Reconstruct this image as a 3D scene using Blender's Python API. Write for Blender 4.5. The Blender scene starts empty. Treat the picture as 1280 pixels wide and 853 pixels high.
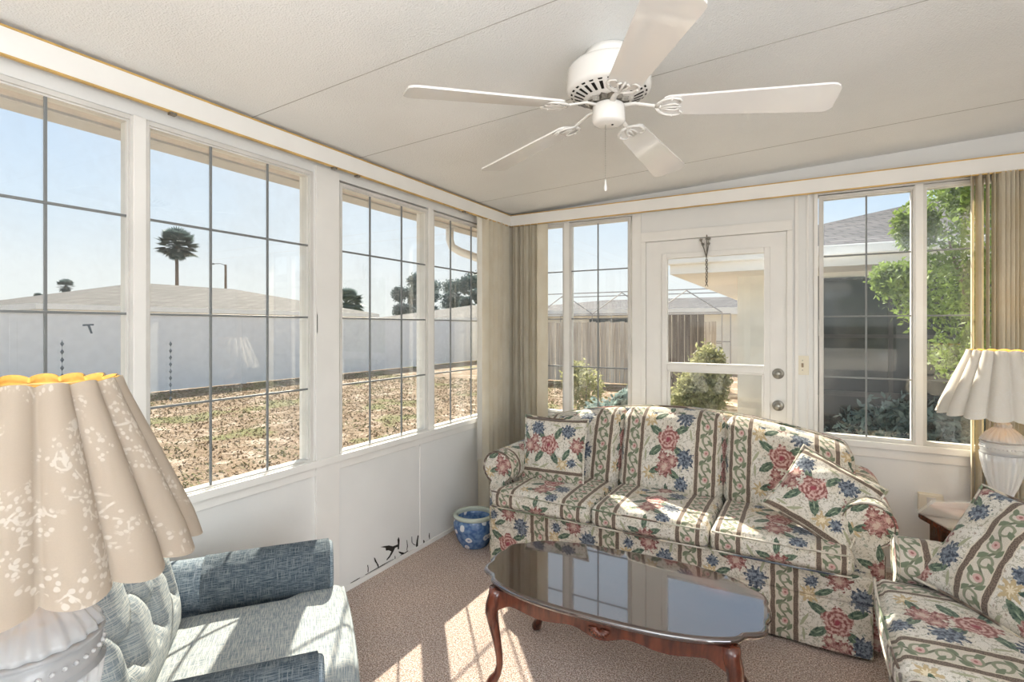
import bpy, bmesh, math, random
from mathutils import Vector, Matrix
from math import sin, cos, pi, radians, sqrt, atan2
random.seed(7)
C = bpy.context.scene.collection
sc = bpy.context.scene

# ------------------------------------------------------------------ camera, world, sun, exposure
CAM_H = 1.42
cam_d = bpy.data.cameras.new('camera')
cam = bpy.data.objects.new('camera', cam_d); C.objects.link(cam)
cam.location = (0, 0, CAM_H)
cam.rotation_euler = (radians(90), 0, radians(29.7))
cam_d.sensor_width = 36; cam_d.sensor_fit = 'HORIZONTAL'
cam_d.lens = 36 * 650 / 1280
cam_d.shift_y = -16.5 / 1280
cam_d.clip_start = 0.02; cam_d.clip_end = 500
sc.camera = cam

SUN_AZ = radians(41)      # towards -X from +Y
SUN_EL = radians(38)
sun_d = bpy.data.lights.new('sun', 'SUN'); sun_d.energy = 11.0; sun_d.angle = radians(0.6)
sun_d.color = (1.0, 0.90, 0.76)
sun = bpy.data.objects.new('sun', sun_d); C.objects.link(sun)
sdir = Vector((-sin(SUN_AZ) * cos(SUN_EL), cos(SUN_AZ) * cos(SUN_EL), sin(SUN_EL)))
sun.rotation_euler = sdir.to_track_quat('Z', 'Y').to_euler()

w = bpy.data.worlds.new('sky'); sc.world = w; w.use_nodes = True
nt = w.node_tree; nt.nodes.clear()
wo = nt.nodes.new('ShaderNodeOutputWorld'); bg = nt.nodes.new('ShaderNodeBackground')
tc = nt.nodes.new('ShaderNodeTexCoord'); sx = nt.nodes.new('ShaderNodeSeparateXYZ')
cr = nt.nodes.new('ShaderNodeValToRGB')
nt.links.new(tc.outputs['Generated'], sx.inputs[0]); nt.links.new(sx.outputs['Z'], cr.inputs[0])
el = cr.color_ramp.elements
el[0].position = 0.0; el[0].color = (.30, .27, .23, 1)
el[1].position = 0.005; el[1].color = (.86, .88, .85, 1)
for p_, c_ in ((.09, (.80, .85, .88)), (.19, (.58, .73, .90)), (.30, (.38, .59, .88)), (.45, (.33, .53, .84)), (.62, (.52, .60, .72)), (1.0, (.55, .60, .68))):
    e = el.new(p_); e.color = (*c_, 1)
dt = nt.nodes.new('ShaderNodeVectorMath'); dt.operation = 'DOT_PRODUCT'
nt.links.new(tc.outputs['Generated'], dt.inputs[0]); dt.inputs[1].default_value = sdir
pw = nt.nodes.new('ShaderNodeMath'); pw.operation = 'POWER'; pw.use_clamp = True
mx0 = nt.nodes.new('ShaderNodeMath'); mx0.operation = 'MAXIMUM'; mx0.inputs[1].default_value = 0
nt.links.new(dt.outputs['Value'], mx0.inputs[0]); nt.links.new(mx0.outputs[0], pw.inputs[0]); pw.inputs[1].default_value = 5.0
mw = nt.nodes.new('ShaderNodeMix'); mw.data_type = 'RGBA'
ml = nt.nodes.new('ShaderNodeMath'); ml.operation = 'MULTIPLY'; ml.inputs[1].default_value = 0.85
nt.links.new(pw.outputs[0], ml.inputs[0]); nt.links.new(ml.outputs[0], mw.inputs[0])
nt.links.new(cr.outputs[0], mw.inputs[6]); mw.inputs[7].default_value = (.95, .95, .93, 1)
nt.links.new(mw.outputs[2], bg.inputs[0]); nt.links.new(bg.outputs[0], wo.inputs[0])
bg.inputs[1].default_value = .88

def area(name, loc, aim, sx_, sy_, power, col=(1, 1, 1)):
    d = bpy.data.lights.new(name, 'AREA'); d.shape = 'RECTANGLE'; d.size = sx_; d.size_y = sy_; d.energy = power; d.color = col
    o = bpy.data.objects.new(name, d); C.objects.link(o); o.location = loc
    o.rotation_euler = (Vector(aim) - Vector(loc)).to_track_quat('-Z', 'Y').to_euler()
    return o
# two added, unseen fill lights: one bounced off the ceiling, one from the right
area('ceiling_bounce_fill', (0.1, -0.9, 1.62), (0.1, -0.899, 2.4), 1.4, 1.0, 84, (.92, .96, 1))
area('right_side_fill', (1.98, -.4, 1.25), (-2.0, .6, 1.2), 1.7, 1.7, 42, (.92, .96, 1))

sc.view_settings.view_transform = 'Standard'; sc.view_settings.look = 'None'
sc.view_settings.gamma = 1.0; sc.view_settings.use_curve_mapping = False
sc.view_settings.exposure = 0.40

# ------------------------------------------------------------------ object helpers
def link(name, me, mat, parent=None, loc=None, rotz=None):
    o = bpy.data.objects.new(name, me); C.objects.link(o)
    if mat: me.materials.append(mat)
    if parent: o.parent = parent
    if loc: o.location = loc
    if rotz is not None: o.rotation_euler = (0, 0, rotz)
    return o
def obj(name, bm, mat, parent=None, loc=None, rotz=None, smooth=False, fix=True):
    me = bpy.data.meshes.new(name)
    if fix: bmesh.ops.recalc_face_normals(bm, faces=bm.faces)
    if smooth:
        for f in bm.faces: f.smooth = True
    bm.to_mesh(me); bm.free()
    return link(name, me, mat, parent, loc, rotz)
def tag(o, label, cat, group=None, kind=None):
    if label: o['label'] = label
    if cat: o['category'] = cat
    if group: o['group'] = group
    if kind: o['kind'] = kind
    return o
def thing(name, label, cat, loc=(0, 0, 0), rotz=0, group=None):
    o = bpy.data.objects.new(name, None); C.objects.link(o); o.empty_display_size = .1
    o.location = loc; o.rotation_euler = (0, 0, rotz)
    return tag(o, label, cat, group)
def struct(name, bm, mat, label=None):
    o = obj(name, bm, mat); o['kind'] = 'structure'
    if label: o['label'] = label
    return o
def sroot(name, label, cat=None):
    o = bpy.data.objects.new(name, None); C.objects.link(o); o['kind'] = 'structure'
    o['label'] = label
    if cat: o['category'] = cat
    return o
def copy_tree(o, parent=None):
    c = o.copy(); C.objects.link(c)
    if parent: c.parent = parent
    for ch in list(o.children): copy_tree(ch, c)
    return c

def B(): return bmesh.new()
def box(bm, x0, x1, y0, y1, z0, z1, bev=0, M=None):
    vs = [bm.verts.new((x, y, z)) for x in (x0, x1) for y in (y0, y1) for z in (z0, z1)]
    fs = [bm.faces.new([vs[i] for i in q]) for q in ((0, 1, 3, 2), (4, 6, 7, 5), (0, 4, 5, 1), (2, 3, 7, 6), (0, 2, 6, 4), (1, 5, 7, 3))]
    if bev:
        es = list({e for f in fs for e in f.edges})
        r = bmesh.ops.bevel(bm, geom=es, offset=bev, segments=2, affect='EDGES', profile=.5)
        vs = list({v for f in r['faces'] for v in f.verts} | {v for v in vs if v.is_valid})
    if M is not None: bmesh.ops.transform(bm, matrix=M, verts=[v for v in vs if v.is_valid])
    return bm
def ring_frames(pts):
    pts = [Vector(p) for p in pts]; n = len(pts); out = []
    up = None
    for i in range(n):
        t = (pts[min(i + 1, n - 1)] - pts[max(i - 1, 0)]).normalized()
        if up is None:
            up = Vector((0, 0, 1)) if abs(t.z) < .9 else Vector((1, 0, 0))
        s = t.cross(up).normalized(); up = s.cross(t).normalized()
        out.append((pts[i], s, up))
    return out
def tube(bm, pts, r, n=8, cap=True, closed=False, sq=1.0):
    fr = ring_frames(pts); rings = []
    for i, (p, s, u) in enumerate(fr):
        rr = r[i] if isinstance(r, (list, tuple)) else r
        rings.append([bm.verts.new(p + s * cos(2 * pi * k / n) * rr + u * sin(2 * pi * k / n) * rr * sq) for k in range(n)])
    m = len(rings)
    for i in range(m if closed else m - 1):
        a, b = rings[i], rings[(i + 1) % m]
        for k in range(n): bm.faces.new((a[k], a[(k + 1) % n], b[(k + 1) % n], b[k]))
    if cap and not closed:
        bm.faces.new(rings[0][::-1]); bm.faces.new(rings[-1])
    return bm
def lathe(bm, prof, n=32, c=(0, 0, 0), mod=None, cap=True):
    rings = []
    for r, z in prof:
        ring = []
        for k in range(n):
            a = 2 * pi * k / n; rr, zz = (mod(r, z, a) if mod else (r, z))
            ring.append(bm.verts.new((c[0] + rr * cos(a), c[1] + rr * sin(a), c[2] + zz)))
        rings.append(ring)
    for a, b in zip(rings, rings[1:]):
        for k in range(n): bm.faces.new((a[k], a[(k + 1) % n], b[(k + 1) % n], b[k]))
    if cap:
        bm.faces.new(rings[0][::-1]); bm.faces.new(rings[-1])
    return bm
def prism(bm, poly, a0, a1, axis='z'):
    def P(p, t): return {'z': (p[0], p[1], t), 'y': (p[0], t, p[1]), 'x': (t, p[0], p[1])}[axis]
    v0 = [bm.verts.new(P(p, a0)) for p in poly]; v1 = [bm.verts.new(P(p, a1)) for p in poly]
    n = len(poly)
    bm.faces.new(v0); bm.faces.new(v1[::-1])
    for i in range(n): bm.faces.new((v0[i], v0[(i + 1) % n], v1[(i + 1) % n], v1[i]))
    return bm
def quad(bm, a, b, c, d):
    return bm.faces.new([bm.verts.new(p) for p in (a, b, c, d)])

def rbox(bm, cx, cy, cz, sx_, sy_, sz_, r, step=.04, deform=None, uvf=None):
    """rounded, subdivided box, uv in metres: u runs across, v runs up the front and back over the top"""
    uvl = bm.loops.layers.uv.verify()
    h = (sx_ / 2, sy_ / 2, sz_ / 2); key = {}
    def grid(t):
        n = max(2, int(math.ceil(2 * h[t] / step)))
        g = [-h[t] + 2 * h[t] * i / n for i in range(n + 1)]
        for rr in (.35, .7): g += [-h[t] + r * rr, h[t] - r * rr]
        g += [-h[t] + r, h[t] - r]
        g = sorted(g); o = [g[0]]
        for q in g[1:]:
            if q - o[-1] > 1e-4: o.append(q)
        return o
    G = [grid(t) for t in range(3)]
    def vert(p):
        k = tuple(round(q, 5) for q in p)
        if k not in key:
            inn = Vector([max(-h[t] + r, min(h[t] - r, p[t])) for t in range(3)])
            d = Vector(p) - inn
            q = inn + d.normalized() * r if d.length > 1e-6 else Vector(p)
            q0 = Vector((q.x + cx, q.y + cy, q.z + cz))
            if deform: q0 = deform(q0, Vector((p[0] / h[0], p[1] / h[1], p[2] / h[2])))
            key[k] = bm.verts.new(q0)
        return key[k]
    for ax in range(3):
        a, b = [(1, 2), (0, 2), (0, 1)][ax]
        for s in (-1, 1):
            for i in range(len(G[a]) - 1):
                for j in range(len(G[b]) - 1):
                    cs = []
                    for di, dj in ((0, 0), (1, 0), (1, 1), (0, 1)):
                        p = [0, 0, 0]; p[ax] = s * h[ax]; p[a] = G[a][i + di]; p[b] = G[b][j + dj]; cs.append(p)
                    try: f = bm.faces.new([vert(p) for p in cs])
                    except ValueError: continue
                    f.smooth = True
                    for lp, p in zip(f.loops, cs):
                        x, y, z = p[0] + cx, p[1] + cy, p[2] + cz
                        if uvf: lp[uvl].uv = uvf(x, y, z, ax, s)
                        elif ax == 0: lp[uvl].uv = (y + .12, z)
                        else: lp[uvl].uv = (x + .25, y + z if ax == 2 or s < 0 else z - y)
    return bm

def loft(bm, profs, closed=True, caps=True, uvscale=1, u0=0, v0=0, capuv=None):
    """profs: list of (list of points); uv: u along the loft, v round the profile"""
    uvl = bm.loops.layers.uv.verify()
    R = [[bm.verts.new(p) for p in pr] for pr in profs]; n = len(profs[0])
    L = [0]
    ref = profs[len(profs) // 2]
    for k in range(n): L.append(L[-1] + (Vector(ref[(k + 1) % n]) - Vector(ref[k])).length)
    U = [0]
    for a, b in zip(profs, profs[1:]):
        ca = sum((Vector(q) for q in a), Vector()) / n; cb = sum((Vector(q) for q in b), Vector()) / n
        U.append(U[-1] + max((cb - ca).length, .0001))
    for i in range(len(R) - 1):
        for k in range(n if closed else n - 1):
            f = bm.faces.new((R[i][k], R[i][(k + 1) % n], R[i + 1][(k + 1) % n], R[i + 1][k])); f.smooth = True
            for lp, (uu, vv) in zip(f.loops, ((U[i], L[k]), (U[i], L[k + 1]), (U[i + 1], L[k + 1]), (U[i + 1], L[k]))):
                lp[uvl].uv = (u0 + uu * uvscale, v0 + vv * uvscale)
    if caps:
        for ring in (R[0], R[-1]):
            f = bm.faces.new(ring)
            for lp in f.loops:
                c = lp.vert.co; lp[uvl].uv = capuv(c) if capuv else (c.x, c.z)
    return bm

# ------------------------------------------------------------------ node expression helper
class X:
    """wraps a socket so that maths on it builds Math nodes"""
    def __init__(s, g, o): s.g = g; s.o = o
    def _m(s, op, *a, clamp=False):
        n = s.g.nodes.new('ShaderNodeMath'); n.operation = op; n.use_clamp = clamp
        for i, v in enumerate((s,) + a):
            if isinstance(v, X): s.g.links.new(v.o, n.inputs[i])
            else: n.inputs[i].default_value = v
        return X(s.g, n.outputs[0])
    def __add__(s, b): return s._m('ADD', b)
    def __radd__(s, b): return s._m('ADD', b)
    def __sub__(s, b): return s._m('SUBTRACT', b)
    def __rsub__(s, b): return (s * -1.0) + b
    def __mul__(s, b): return s._m('MULTIPLY', b)
    def __rmul__(s, b): return s._m('MULTIPLY', b)
    def __truediv__(s, b): return s._m('DIVIDE', b)
    def mn(s, b): return s._m('MINIMUM', b)
    def mxx(s, b): return s._m('MAXIMUM', b)
    def abs(s): return s._m('ABSOLUTE')
    def sin(s): return s._m('SINE')
    def wrap(s, hi, lo): return s._m('WRAP', hi, lo)
    def lt(s, b): return s._m('LESS_THAN', b)
    def gt(s, b): return s._m('GREATER_THAN', b)
    def atan2(s, b): return s._m('ARCTAN2', b)
    def pw(s, b): return s._m('POWER', b)
    def step(s, a, b, lo=0., hi=1.):
        n = s.g.nodes.new('ShaderNodeMapRange'); n.interpolation_type = 'SMOOTHSTEP'
        s.g.links.new(s.o, n.inputs[0]); n.inputs[1].default_value = a; n.inputs[2].default_value = b
        n.inputs[3].default_value = lo; n.inputs[4].default_value = hi
        return X(s.g, n.outputs[0])
class Mat:
    def __init__(s, name, rough=.5, spec=.5, col=(.8, .8, .8)):
        s.m = bpy.data.materials.new(name); s.m.use_nodes = True; s.g = s.m.node_tree
        s.b = s.g.nodes['Principled BSDF']; s.out = s.g.nodes['Material Output']
        s.b.inputs['Roughness'].default_value = rough; s.b.inputs['Specular IOR Level'].default_value = spec
        s.b.inputs['Base Color'].default_value = (*col, 1)
    def coord(s, kind='Object', scale=None, warp=0, wscale=5):
        if kind == 'UV':
            n = s.g.nodes.new('ShaderNodeUVMap'); o = n.outputs[0]
        else:
            n = s.g.nodes.new('ShaderNodeTexCoord'); o = n.outputs[kind]
        if warp:
            no = s.g.nodes.new('ShaderNodeTexNoise'); no.inputs['Scale'].default_value = wscale; no.inputs['Detail'].default_value = 2
            s.g.links.new(o, no.inputs['Vector'])
            v = s.g.nodes.new('ShaderNodeVectorMath'); v.operation = 'MULTIPLY_ADD'
            s.g.links.new(no.outputs['Color'], v.inputs[0]); v.inputs[1].default_value = (warp,) * 3; s.g.links.new(o, v.inputs[2]); o = v.outputs[0]
        if scale:
            v = s.g.nodes.new('ShaderNodeVectorMath'); v.operation = 'MULTIPLY'; s.g.links.new(o, v.inputs[0]); v.inputs[1].default_value = scale; o = v.outputs[0]
        return o
    def xyz(s, o):
        n = s.g.nodes.new('ShaderNodeSeparateXYZ'); s.g.links.new(o, n.inputs[0]); return [X(s.g, q) for q in n.outputs]
    def noise(s, scale, detail=3, vec=None, rough=.5):
        n = s.g.nodes.new('ShaderNodeTexNoise'); n.inputs['Scale'].default_value = scale; n.inputs['Detail'].default_value = detail; n.inputs['Roughness'].default_value = rough
        if vec is None: vec = s.coord('Object')
        s.g.links.new(vec, n.inputs['Vector']); return X(s.g, n.outputs['Fac'])
    def vor(s, scale, vec=None, feat='F1', out='Distance'):
        n = s.g.nodes.new('ShaderNodeTexVoronoi'); n.feature = feat; n.inputs['Scale'].default_value = scale
        if vec is None: vec = s.coord('Object')
        s.g.links.new(vec, n.inputs['Vector']); return X(s.g, n.outputs[out])
    def mix(s, f, a, b, mode='MIX'):
        n = s.g.nodes.new('ShaderNodeMix'); n.data_type = 'RGBA'; n.blend_type = mode
        for i, v in ((0, f), (6, a), (7, b)):
            if isinstance(v, X): s.g.links.new(v.o, n.inputs[i])
            elif isinstance(v, (int, float)): n.inputs[i].default_value = v
            else: n.inputs[i].default_value = (*v, 1)
        return X(s.g, n.outputs[2])
    def col(s, c): s.g.links.new(c.o, s.b.inputs['Base Color'])
    def bump(s, h, strength=.3, dist=.01):
        n = s.g.nodes.new('ShaderNodeBump'); n.inputs['Strength'].default_value = strength; n.inputs['Distance'].default_value = dist
        s.g.links.new(h.o, n.inputs['Height']); s.g.links.new(n.outputs[0], s.b.inputs['Normal'])
def plain(name, col, rough=.5, spec=.4, metal=0, var=0, nscale=6, bump=0, bscale=200):
    m = Mat(name, rough, spec, col); m.b.inputs['Metallic'].default_value = metal
    if var:
        f = m.noise(nscale, 4)
        m.col(m.mix(f.step(.3, .7), tuple(c * (1 - var) for c in col), tuple(min(1, c * (1 + var)) for c in col)))
    if bump: m.bump(m.noise(bscale, 2), bump, .002)
    return m.m

# ------------------------------------------------------------------ materials
def floral_mat():
    m = Mat('floral_tapestry', .85, .2); g = m.g
    uv = m.coord('UV', warp=.010, wscale=26, scale=(.80, .80, .80))
    u, v, _ = m.xyz(uv)
    P_, Q = .33, .40
    pu = u.wrap(P_, 0.0)
    weave = m.noise(450, 2, m.coord('UV')); n1 = m.noise(75, 3, m.coord('UV'), .65); n2 = m.noise(12, 3, m.coord('UV'))
    base = m.mix(weave.step(.3, .7), (.56, .51, .44), (.80, .76, .69))
    base = m.mix(n2.step(.35, .7), base, m.mix(1.0, base, (.93, .90, .84), 'MULTIPLY'))
    def dxy(cx, cy):
        return pu - cx, (v - cy).wrap(Q / 2, -Q / 2)
    def leafm(lst):
        out = None
        for cx, cy, a, L, W in lst:
            dx, dy = dxy(cx, cy); a = radians(a)
            lx = (dx * cos(a) + dy * sin(a)) * (1 / L); ly = (dy * cos(a) - dx * sin(a)) * (1 / W)
            d = lx * lx + ly.abs() + ly * ly * .2
            out = d if out is None else out.mn(d)
        return out
    def flow(lst, n, amp):
        out = None
        for cx, cy, r, ph in lst:
            dx, dy = dxy(cx, cy); rr = (dx * dx + dy * dy).pw(.5)
            an = (dy.atan2(dx) * float(n) + ph).sin() * amp + 1.0
            d = rr / (an * r)
            out = d if out is None else out.mn(d)
        return out
    rag = (n1 - .5) * 1.1
    # fine olive and taupe filler foliage woven between the blooms
    fv = m.noise(34, 4, m.coord('UV'), .6); fv2 = m.noise(85, 2, m.coord('UV'))
    edge = ((fv - .5).abs().step(.030, .016)) * fv2.step(.40, .50)
    base = m.mix(edge * .8, base, (.30, .28, .20))
    base = m.mix(m.vor(48, m.coord('UV')).step(.26, .20) * fv.step(.52, .56) * .85, base, (.34, .27, .21))
    base = m.mix(m.vor(40, m.coord('UV', warp=.02, wscale=30)).step(.30, .22) * fv.step(.46, .43) * .75, base, (.20, .24, .18))
    # tan daisies and small sprays
    f = flow([(.115, .24, .027, 0), (.120, .03, .024, 1)], 8, .35) + rag
    c = m.mix(f.step(1.0, .85), base, (.50, .38, .22)); c = m.mix(f.step(.45, .3), c, (.72, .62, .44))
    # soft green-grey sprigs
    lf = leafm([(.10, .15, 60, .030, .007), (.115, .33, 120, .030, .007), (.295, .30, 75, .028, .007), (.098, .10, 95, .026, .006), (.3, .19, 100, .026, .006)]) + rag * .6
    c = m.mix(lf.step(1.0, .8), c, (.36, .36, .24))
    # leaves
    lf = leafm([(.145, .195, 150, .042, .019), (.145, .120, 215, .040, .018), (.258, .205, 25, .038, .017), (.250, .120, -40, .038, .017),
                (.165, .320, 155, .038, .017), (.235, .330, 25, .036, .016), (.160, .255, 205, .034, .015), (.150, .045, 200, .036, .016),
                (.232, .035, -30, .036, .016), (.200, .365, 90, .034, .015)])
    lc = m.mix(n1.step(.35, .65), (.045, .075, .06), (.17, .22, .15))
    c = m.mix((lf + rag * .5).step(1.0, .85), c, lc)
    c = m.mix((lf + rag * .3).step(.15, .05), c, (.30, .36, .26))
    # navy blooms
    f = flow([(.272, .255, .037, 0), (.278, .095, .039, 2), (.268, .0, .030, 1), (.122, .285, .022, 1)], 11, .16) + rag * 1.5
    bc = m.mix(n1.step(.38, .60), (.045, .055, .08), (.22, .25, .29))
    c = m.mix(f.step(1.0, .85), c, bc)
    # red cluster
    f = flow([(.205, .305, .036, 0), (.190, .060, .038, 1), (.222, .085, .026, 2), (.178, .098, .022, 2)], 9, .16) + rag * 1.5
    rc = m.mix(n1.step(.38, .60), (.17, .055, .05), (.46, .26, .23))
    c = m.mix(f.step(1.0, .85), c, rc); c = m.mix(f.step(.4, .25), c, (.56, .42, .34))
    # rose
    dx, dy = dxy(.20, .165); rr = (dx * dx + dy * dy).pw(.5)
    sw = (rr * 420.0 + dy.atan2(dx) * 2.0).sin()
    f = flow([(.20, .165, .048, 0)], 5, .10) + rag * .7
    roc = m.mix((sw * .4 + (n1 - .5) * 5.0).step(-.5, .6), (.25, .09, .08), (.60, .40, .35))
    roc = m.mix(rr.step(.014, .004), roc, (.30, .06, .08))
    c = m.mix(f.step(1.0, .9), c, roc)
    # vine band: pale ground, curling stem, leaves, pink blossoms
    inb = pu.lt(.074)
    vb = m.mix(weave.step(.3, .7), (.48, .42, .34), (.68, .62, .53))
    stem = ((pu - .037) - (v * (2 * pi / .10)).sin() * .014).abs()
    vb = m.mix(stem.step(.0048, .003), vb, (.15, .16, .11))
    curl = ((v.wrap(.05, -.05).abs() - .025) * ((v.wrap(.05, -.05).abs() - .025)) + (pu - .037) * (pu - .037)).pw(.5)
    vb = m.mix((curl - .016).abs().step(.0042, .0025), vb, (.24, .25, .17))
    def bandleaf(cy, cx, a):
        dx = pu - cx; dy = (v - cy).wrap(.05, -.05); a = radians(a)
        lx = (dx * cos(a) + dy * sin(a)) * (1 / .019); ly = (dy * cos(a) - dx * sin(a)) * (1 / .0075)
        return lx * lx + ly.abs()
    d = bandleaf(.01, .056, 50).mn(bandleaf(.04, .018, 130)).mn(bandleaf(.065, .056, -40)).mn(bandleaf(.09, .018, 220)) + rag * .5
    vb = m.mix(d.step(1.0, .8), vb, (.17, .20, .13))
    dx = pu - .040; dy = (v - .028).wrap(.05, -.05); d = (dx * dx + dy * dy).pw(.5) + rag * .004
    vb = m.mix(d.step(.011, .009), vb, (.56, .36, .32)); vb = m.mix(d.step(.005, .003), vb, (.32, .13, .12))
    c = m.mix(inb, c, vb)
    # brown ribbon stripes that bound the band
    for s in (.0, .074):
        d = (pu - s).wrap(P_ / 2, -P_ / 2).abs()
        c = m.mix(d.step(.0085, .0070), c, m.mix(m.noise(300, 2, m.coord('UV')).step(.35, .65), (.085, .06, .045), (.24, .18, .14)))
        c = m.mix((d - .0095).abs().step(.0018, .001), c, (.62, .54, .42))
    m.col(c)
    m.bump(weave + n1 * .6, .35, .0015)
    m.b.inputs['Sheen Weight'].default_value = .15
    return m.m
M = {}
M['floral'] = floral_mat()
M['wall'] = plain('painted_panel_wall', (.79, .785, .76), .55, .35, var=.03, nscale=2, bump=.25, bscale=60)
M['trim'] = plain('white_trim', (.83, .81, .77), .4, .4, var=.02)
M['whitepl'] = plain('white_enamel', (.86, .84, .80), .18, .5, var=.02)
M['bladew'] = plain('white_blade_gloss', (.84, .82, .79), .06, .6)
M['gold'] = plain('gold_edging', (.62, .40, .13), .35, .5, metal=.3, var=.15, nscale=12)
M['muntin'] = plain('grey_muntin', (.20, .21, .21), .45, .4)
M['muntinw'] = plain('pale_muntin', (.52, .51, .48), .45, .4)
M['frame'] = plain('aluminium_window_frame', (.66, .64, .60), .4, .4, var=.06)
M['seam'] = plain('seam_grey', (.40, .385, .36), .7)
M['darkbar'] = plain('dark_bronze_bar', (.07, .07, .07), .5)
M['darkgrey'] = plain('slate_grey', (.12, .14, .16), .5)
M['dark'] = plain('dark_gap', (.03, .027, .022), .8, .2)
M['brassdark'] = plain('pewter_metal', (.22, .20, .17), .4, .5, metal=.8, var=.3, nscale=60)
M['chrome'] = plain('brushed_nickel', (.42, .41, .38), .3, .5, metal=.9)
M['ivory'] = plain('ivory_plastic', (.80, .74, .60), .4, .4)

def ceiling_mat():
    m = Mat('embossed_ceiling_panel', .32, .45, (.70, .68, .64))
    n = m.noise(140, 3); v = m.vor(160)
    m.col(m.mix(m.noise(1.5, 3).step(.3, .7), (.77, .775, .765), (.83, .835, .825)))
    m.bump(n + v * .7, .7, .003); return m.m
M['ceiling'] = ceiling_mat()
def carpet_mat():
    m = Mat('pink_beige_carpet', .95, .1)
    a = m.noise(170, 4, rough=.75); b = m.noise(60, 3, rough=.65); c_ = m.noise(3, 3)
    c = m.mix(a.step(.40, .60), (.26, .18, .145), (.86, .75, .68))
    c = m.mix(b.step(.35, .7), c, m.mix(1.0, c, (.80, .74, .70), 'MULTIPLY'))
    c = m.mix(c_.step(.3, .7), c, m.mix(1.0, c, (1.12, 1.10, 1.08), 'MULTIPLY'))
    m.col(c); m.bump(a + b, .9, .006); return m.m
M['carpet'] = carpet_mat()
def glass_mat(name, tint=(.97, .985, .98), dirt=.05, scale=1.0):
    m = bpy.data.materials.new(name); m.use_nodes = True; g = m.node_tree; g.nodes.clear()
    out = g.nodes.new('ShaderNodeOutputMaterial'); t = g.nodes.new('ShaderNodeBsdfTransparent'); gl = g.nodes.new('ShaderNodeBsdfGlossy')
    t.inputs[0].default_value = (*tint, 1); gl.inputs['Roughness'].default_value = .0; gl.inputs[0].default_value = (1, 1, 1, 1)
    lw = g.nodes.new('ShaderNodeLayerWeight'); lw.inputs[0].default_value = .5     # facing term, the same from either side
    f5 = X(g, lw.outputs['Facing']).pw(5.0) * (.55 * scale) + .028 * scale
    mu = f5.o.node
    mx = g.nodes.new('ShaderNodeMixShader'); g.links.new(mu.outputs[0], mx.inputs[0]); g.links.new(t.outputs[0], mx.inputs[1]); g.links.new(gl.outputs[0], mx.inputs[2])
    last = mx
    if dirt:
        tcn = g.nodes.new('ShaderNodeTexCoord'); no = g.nodes.new('ShaderNodeTexNoise'); no.inputs['Scale'].default_value = 3.5; no.inputs['Detail'].default_value = 6; no.inputs['Roughness'].default_value = .65
        g.links.new(tcn.outputs['Object'], no.inputs['Vector'])
        mr = g.nodes.new('ShaderNodeMapRange'); mr.inputs[1].default_value = .42; mr.inputs[2].default_value = .8; mr.inputs[3].default_value = dirt * .25; mr.inputs[4].default_value = dirt * 2.2
        g.links.new(no.outputs[0], mr.inputs[0])
        df = g.nodes.new('ShaderNodeBsdfDiffuse'); df.inputs[0].default_value = (.8, .8, .78, 1)
        m2 = g.nodes.new('ShaderNodeMixShader'); g.links.new(mr.outputs[0], m2.inputs[0]); g.links.new(mx.outputs[0], m2.inputs[1]); g.links.new(df.outputs[0], m2.inputs[2]); last = m2
    g.links.new(last.outputs[0], out.inputs[0]); return m
M['glass'] = glass_mat('window_glass', dirt=.045, scale=1.7)
M['glassb'] = glass_mat('cleaner_window_glass', dirt=.016, scale=1.2)

# ------------------------------------------------------------------ room shell
XL, YB = -2.165, 3.71          # inner faces of left and back walls
XR, YF = 2.0, -2.6
def ceilz(x): return 2.33 + .0395 * (x - XL)
# floor
bm = B(); box(bm, XL, XR, YF, YB, -.10, 0); struct('floor', bm, M['carpet'], 'pinkish beige speckled carpet floor of the sunroom')
# ceiling: sloping slab
bm = B()
vs = []
for x, y in ((XL - .05, YF - .1), (XR + .1, YF - .1), (XR + .1, YB + .05), (XL - .05, YB + .05)): vs.append((x, y, ceilz(x)))
lo = [bm.verts.new(p) for p in vs]; hi = [bm.verts.new((p[0], p[1], p[2] + .12)) for p in vs]
bm.faces.new(lo); bm.faces.new(hi[::-1])
for i in range(4): bm.faces.new((lo[i], lo[(i + 1) % 4], hi[(i + 1) % 4], hi[i]))
ceil = struct('ceiling', bm, M['ceiling'], 'white embossed panel ceiling sloping gently up to the right')
for y in (-2.35, -1.1, .15, 1.40, 2.02, 3.17):
    bm = B(); w_ = .0016
    a = [(XL, y - w_), (XR, y - w_), (XR, y + w_), (XL, y + w_)]
    lo = [bm.verts.new((p[0], p[1], ceilz(p[0]) - .0012)) for p in a]; hi = [bm.verts.new((p[0], p[1], ceilz(p[0]) + .001)) for p in a]
    bm.faces.new(lo); bm.faces.new(hi[::-1])
    for i in range(4): bm.faces.new((lo[i], lo[(i + 1) % 4], hi[(i + 1) % 4], hi[i]))
    obj('panel_seam', bm, M['seam'], ceil)
# outer roof so no daylight leaks above the ceiling
# left wall
WB, WT = .755, 2.18
T = .10
bm = B()
box(bm, XL - T, XL, YF - T, YB + T, -.15, .73)
box(bm, XL - T, XL, YF - T, YB + T, 2.205, 2.42)
posts = [(YF, -2.35), (-1.57, -1.50), (-.72, -.55), (.17, .22), (.985, 1.001), (1.775, 1.944), (2.690, 2.731), (3.50, YB)]
for a, b in posts: box(bm, XL - T, XL, a, b, .73, 2.205)
wl = struct('wall_left', bm, M['wall'], 'white panelled left wall below a long run of windows')
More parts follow.
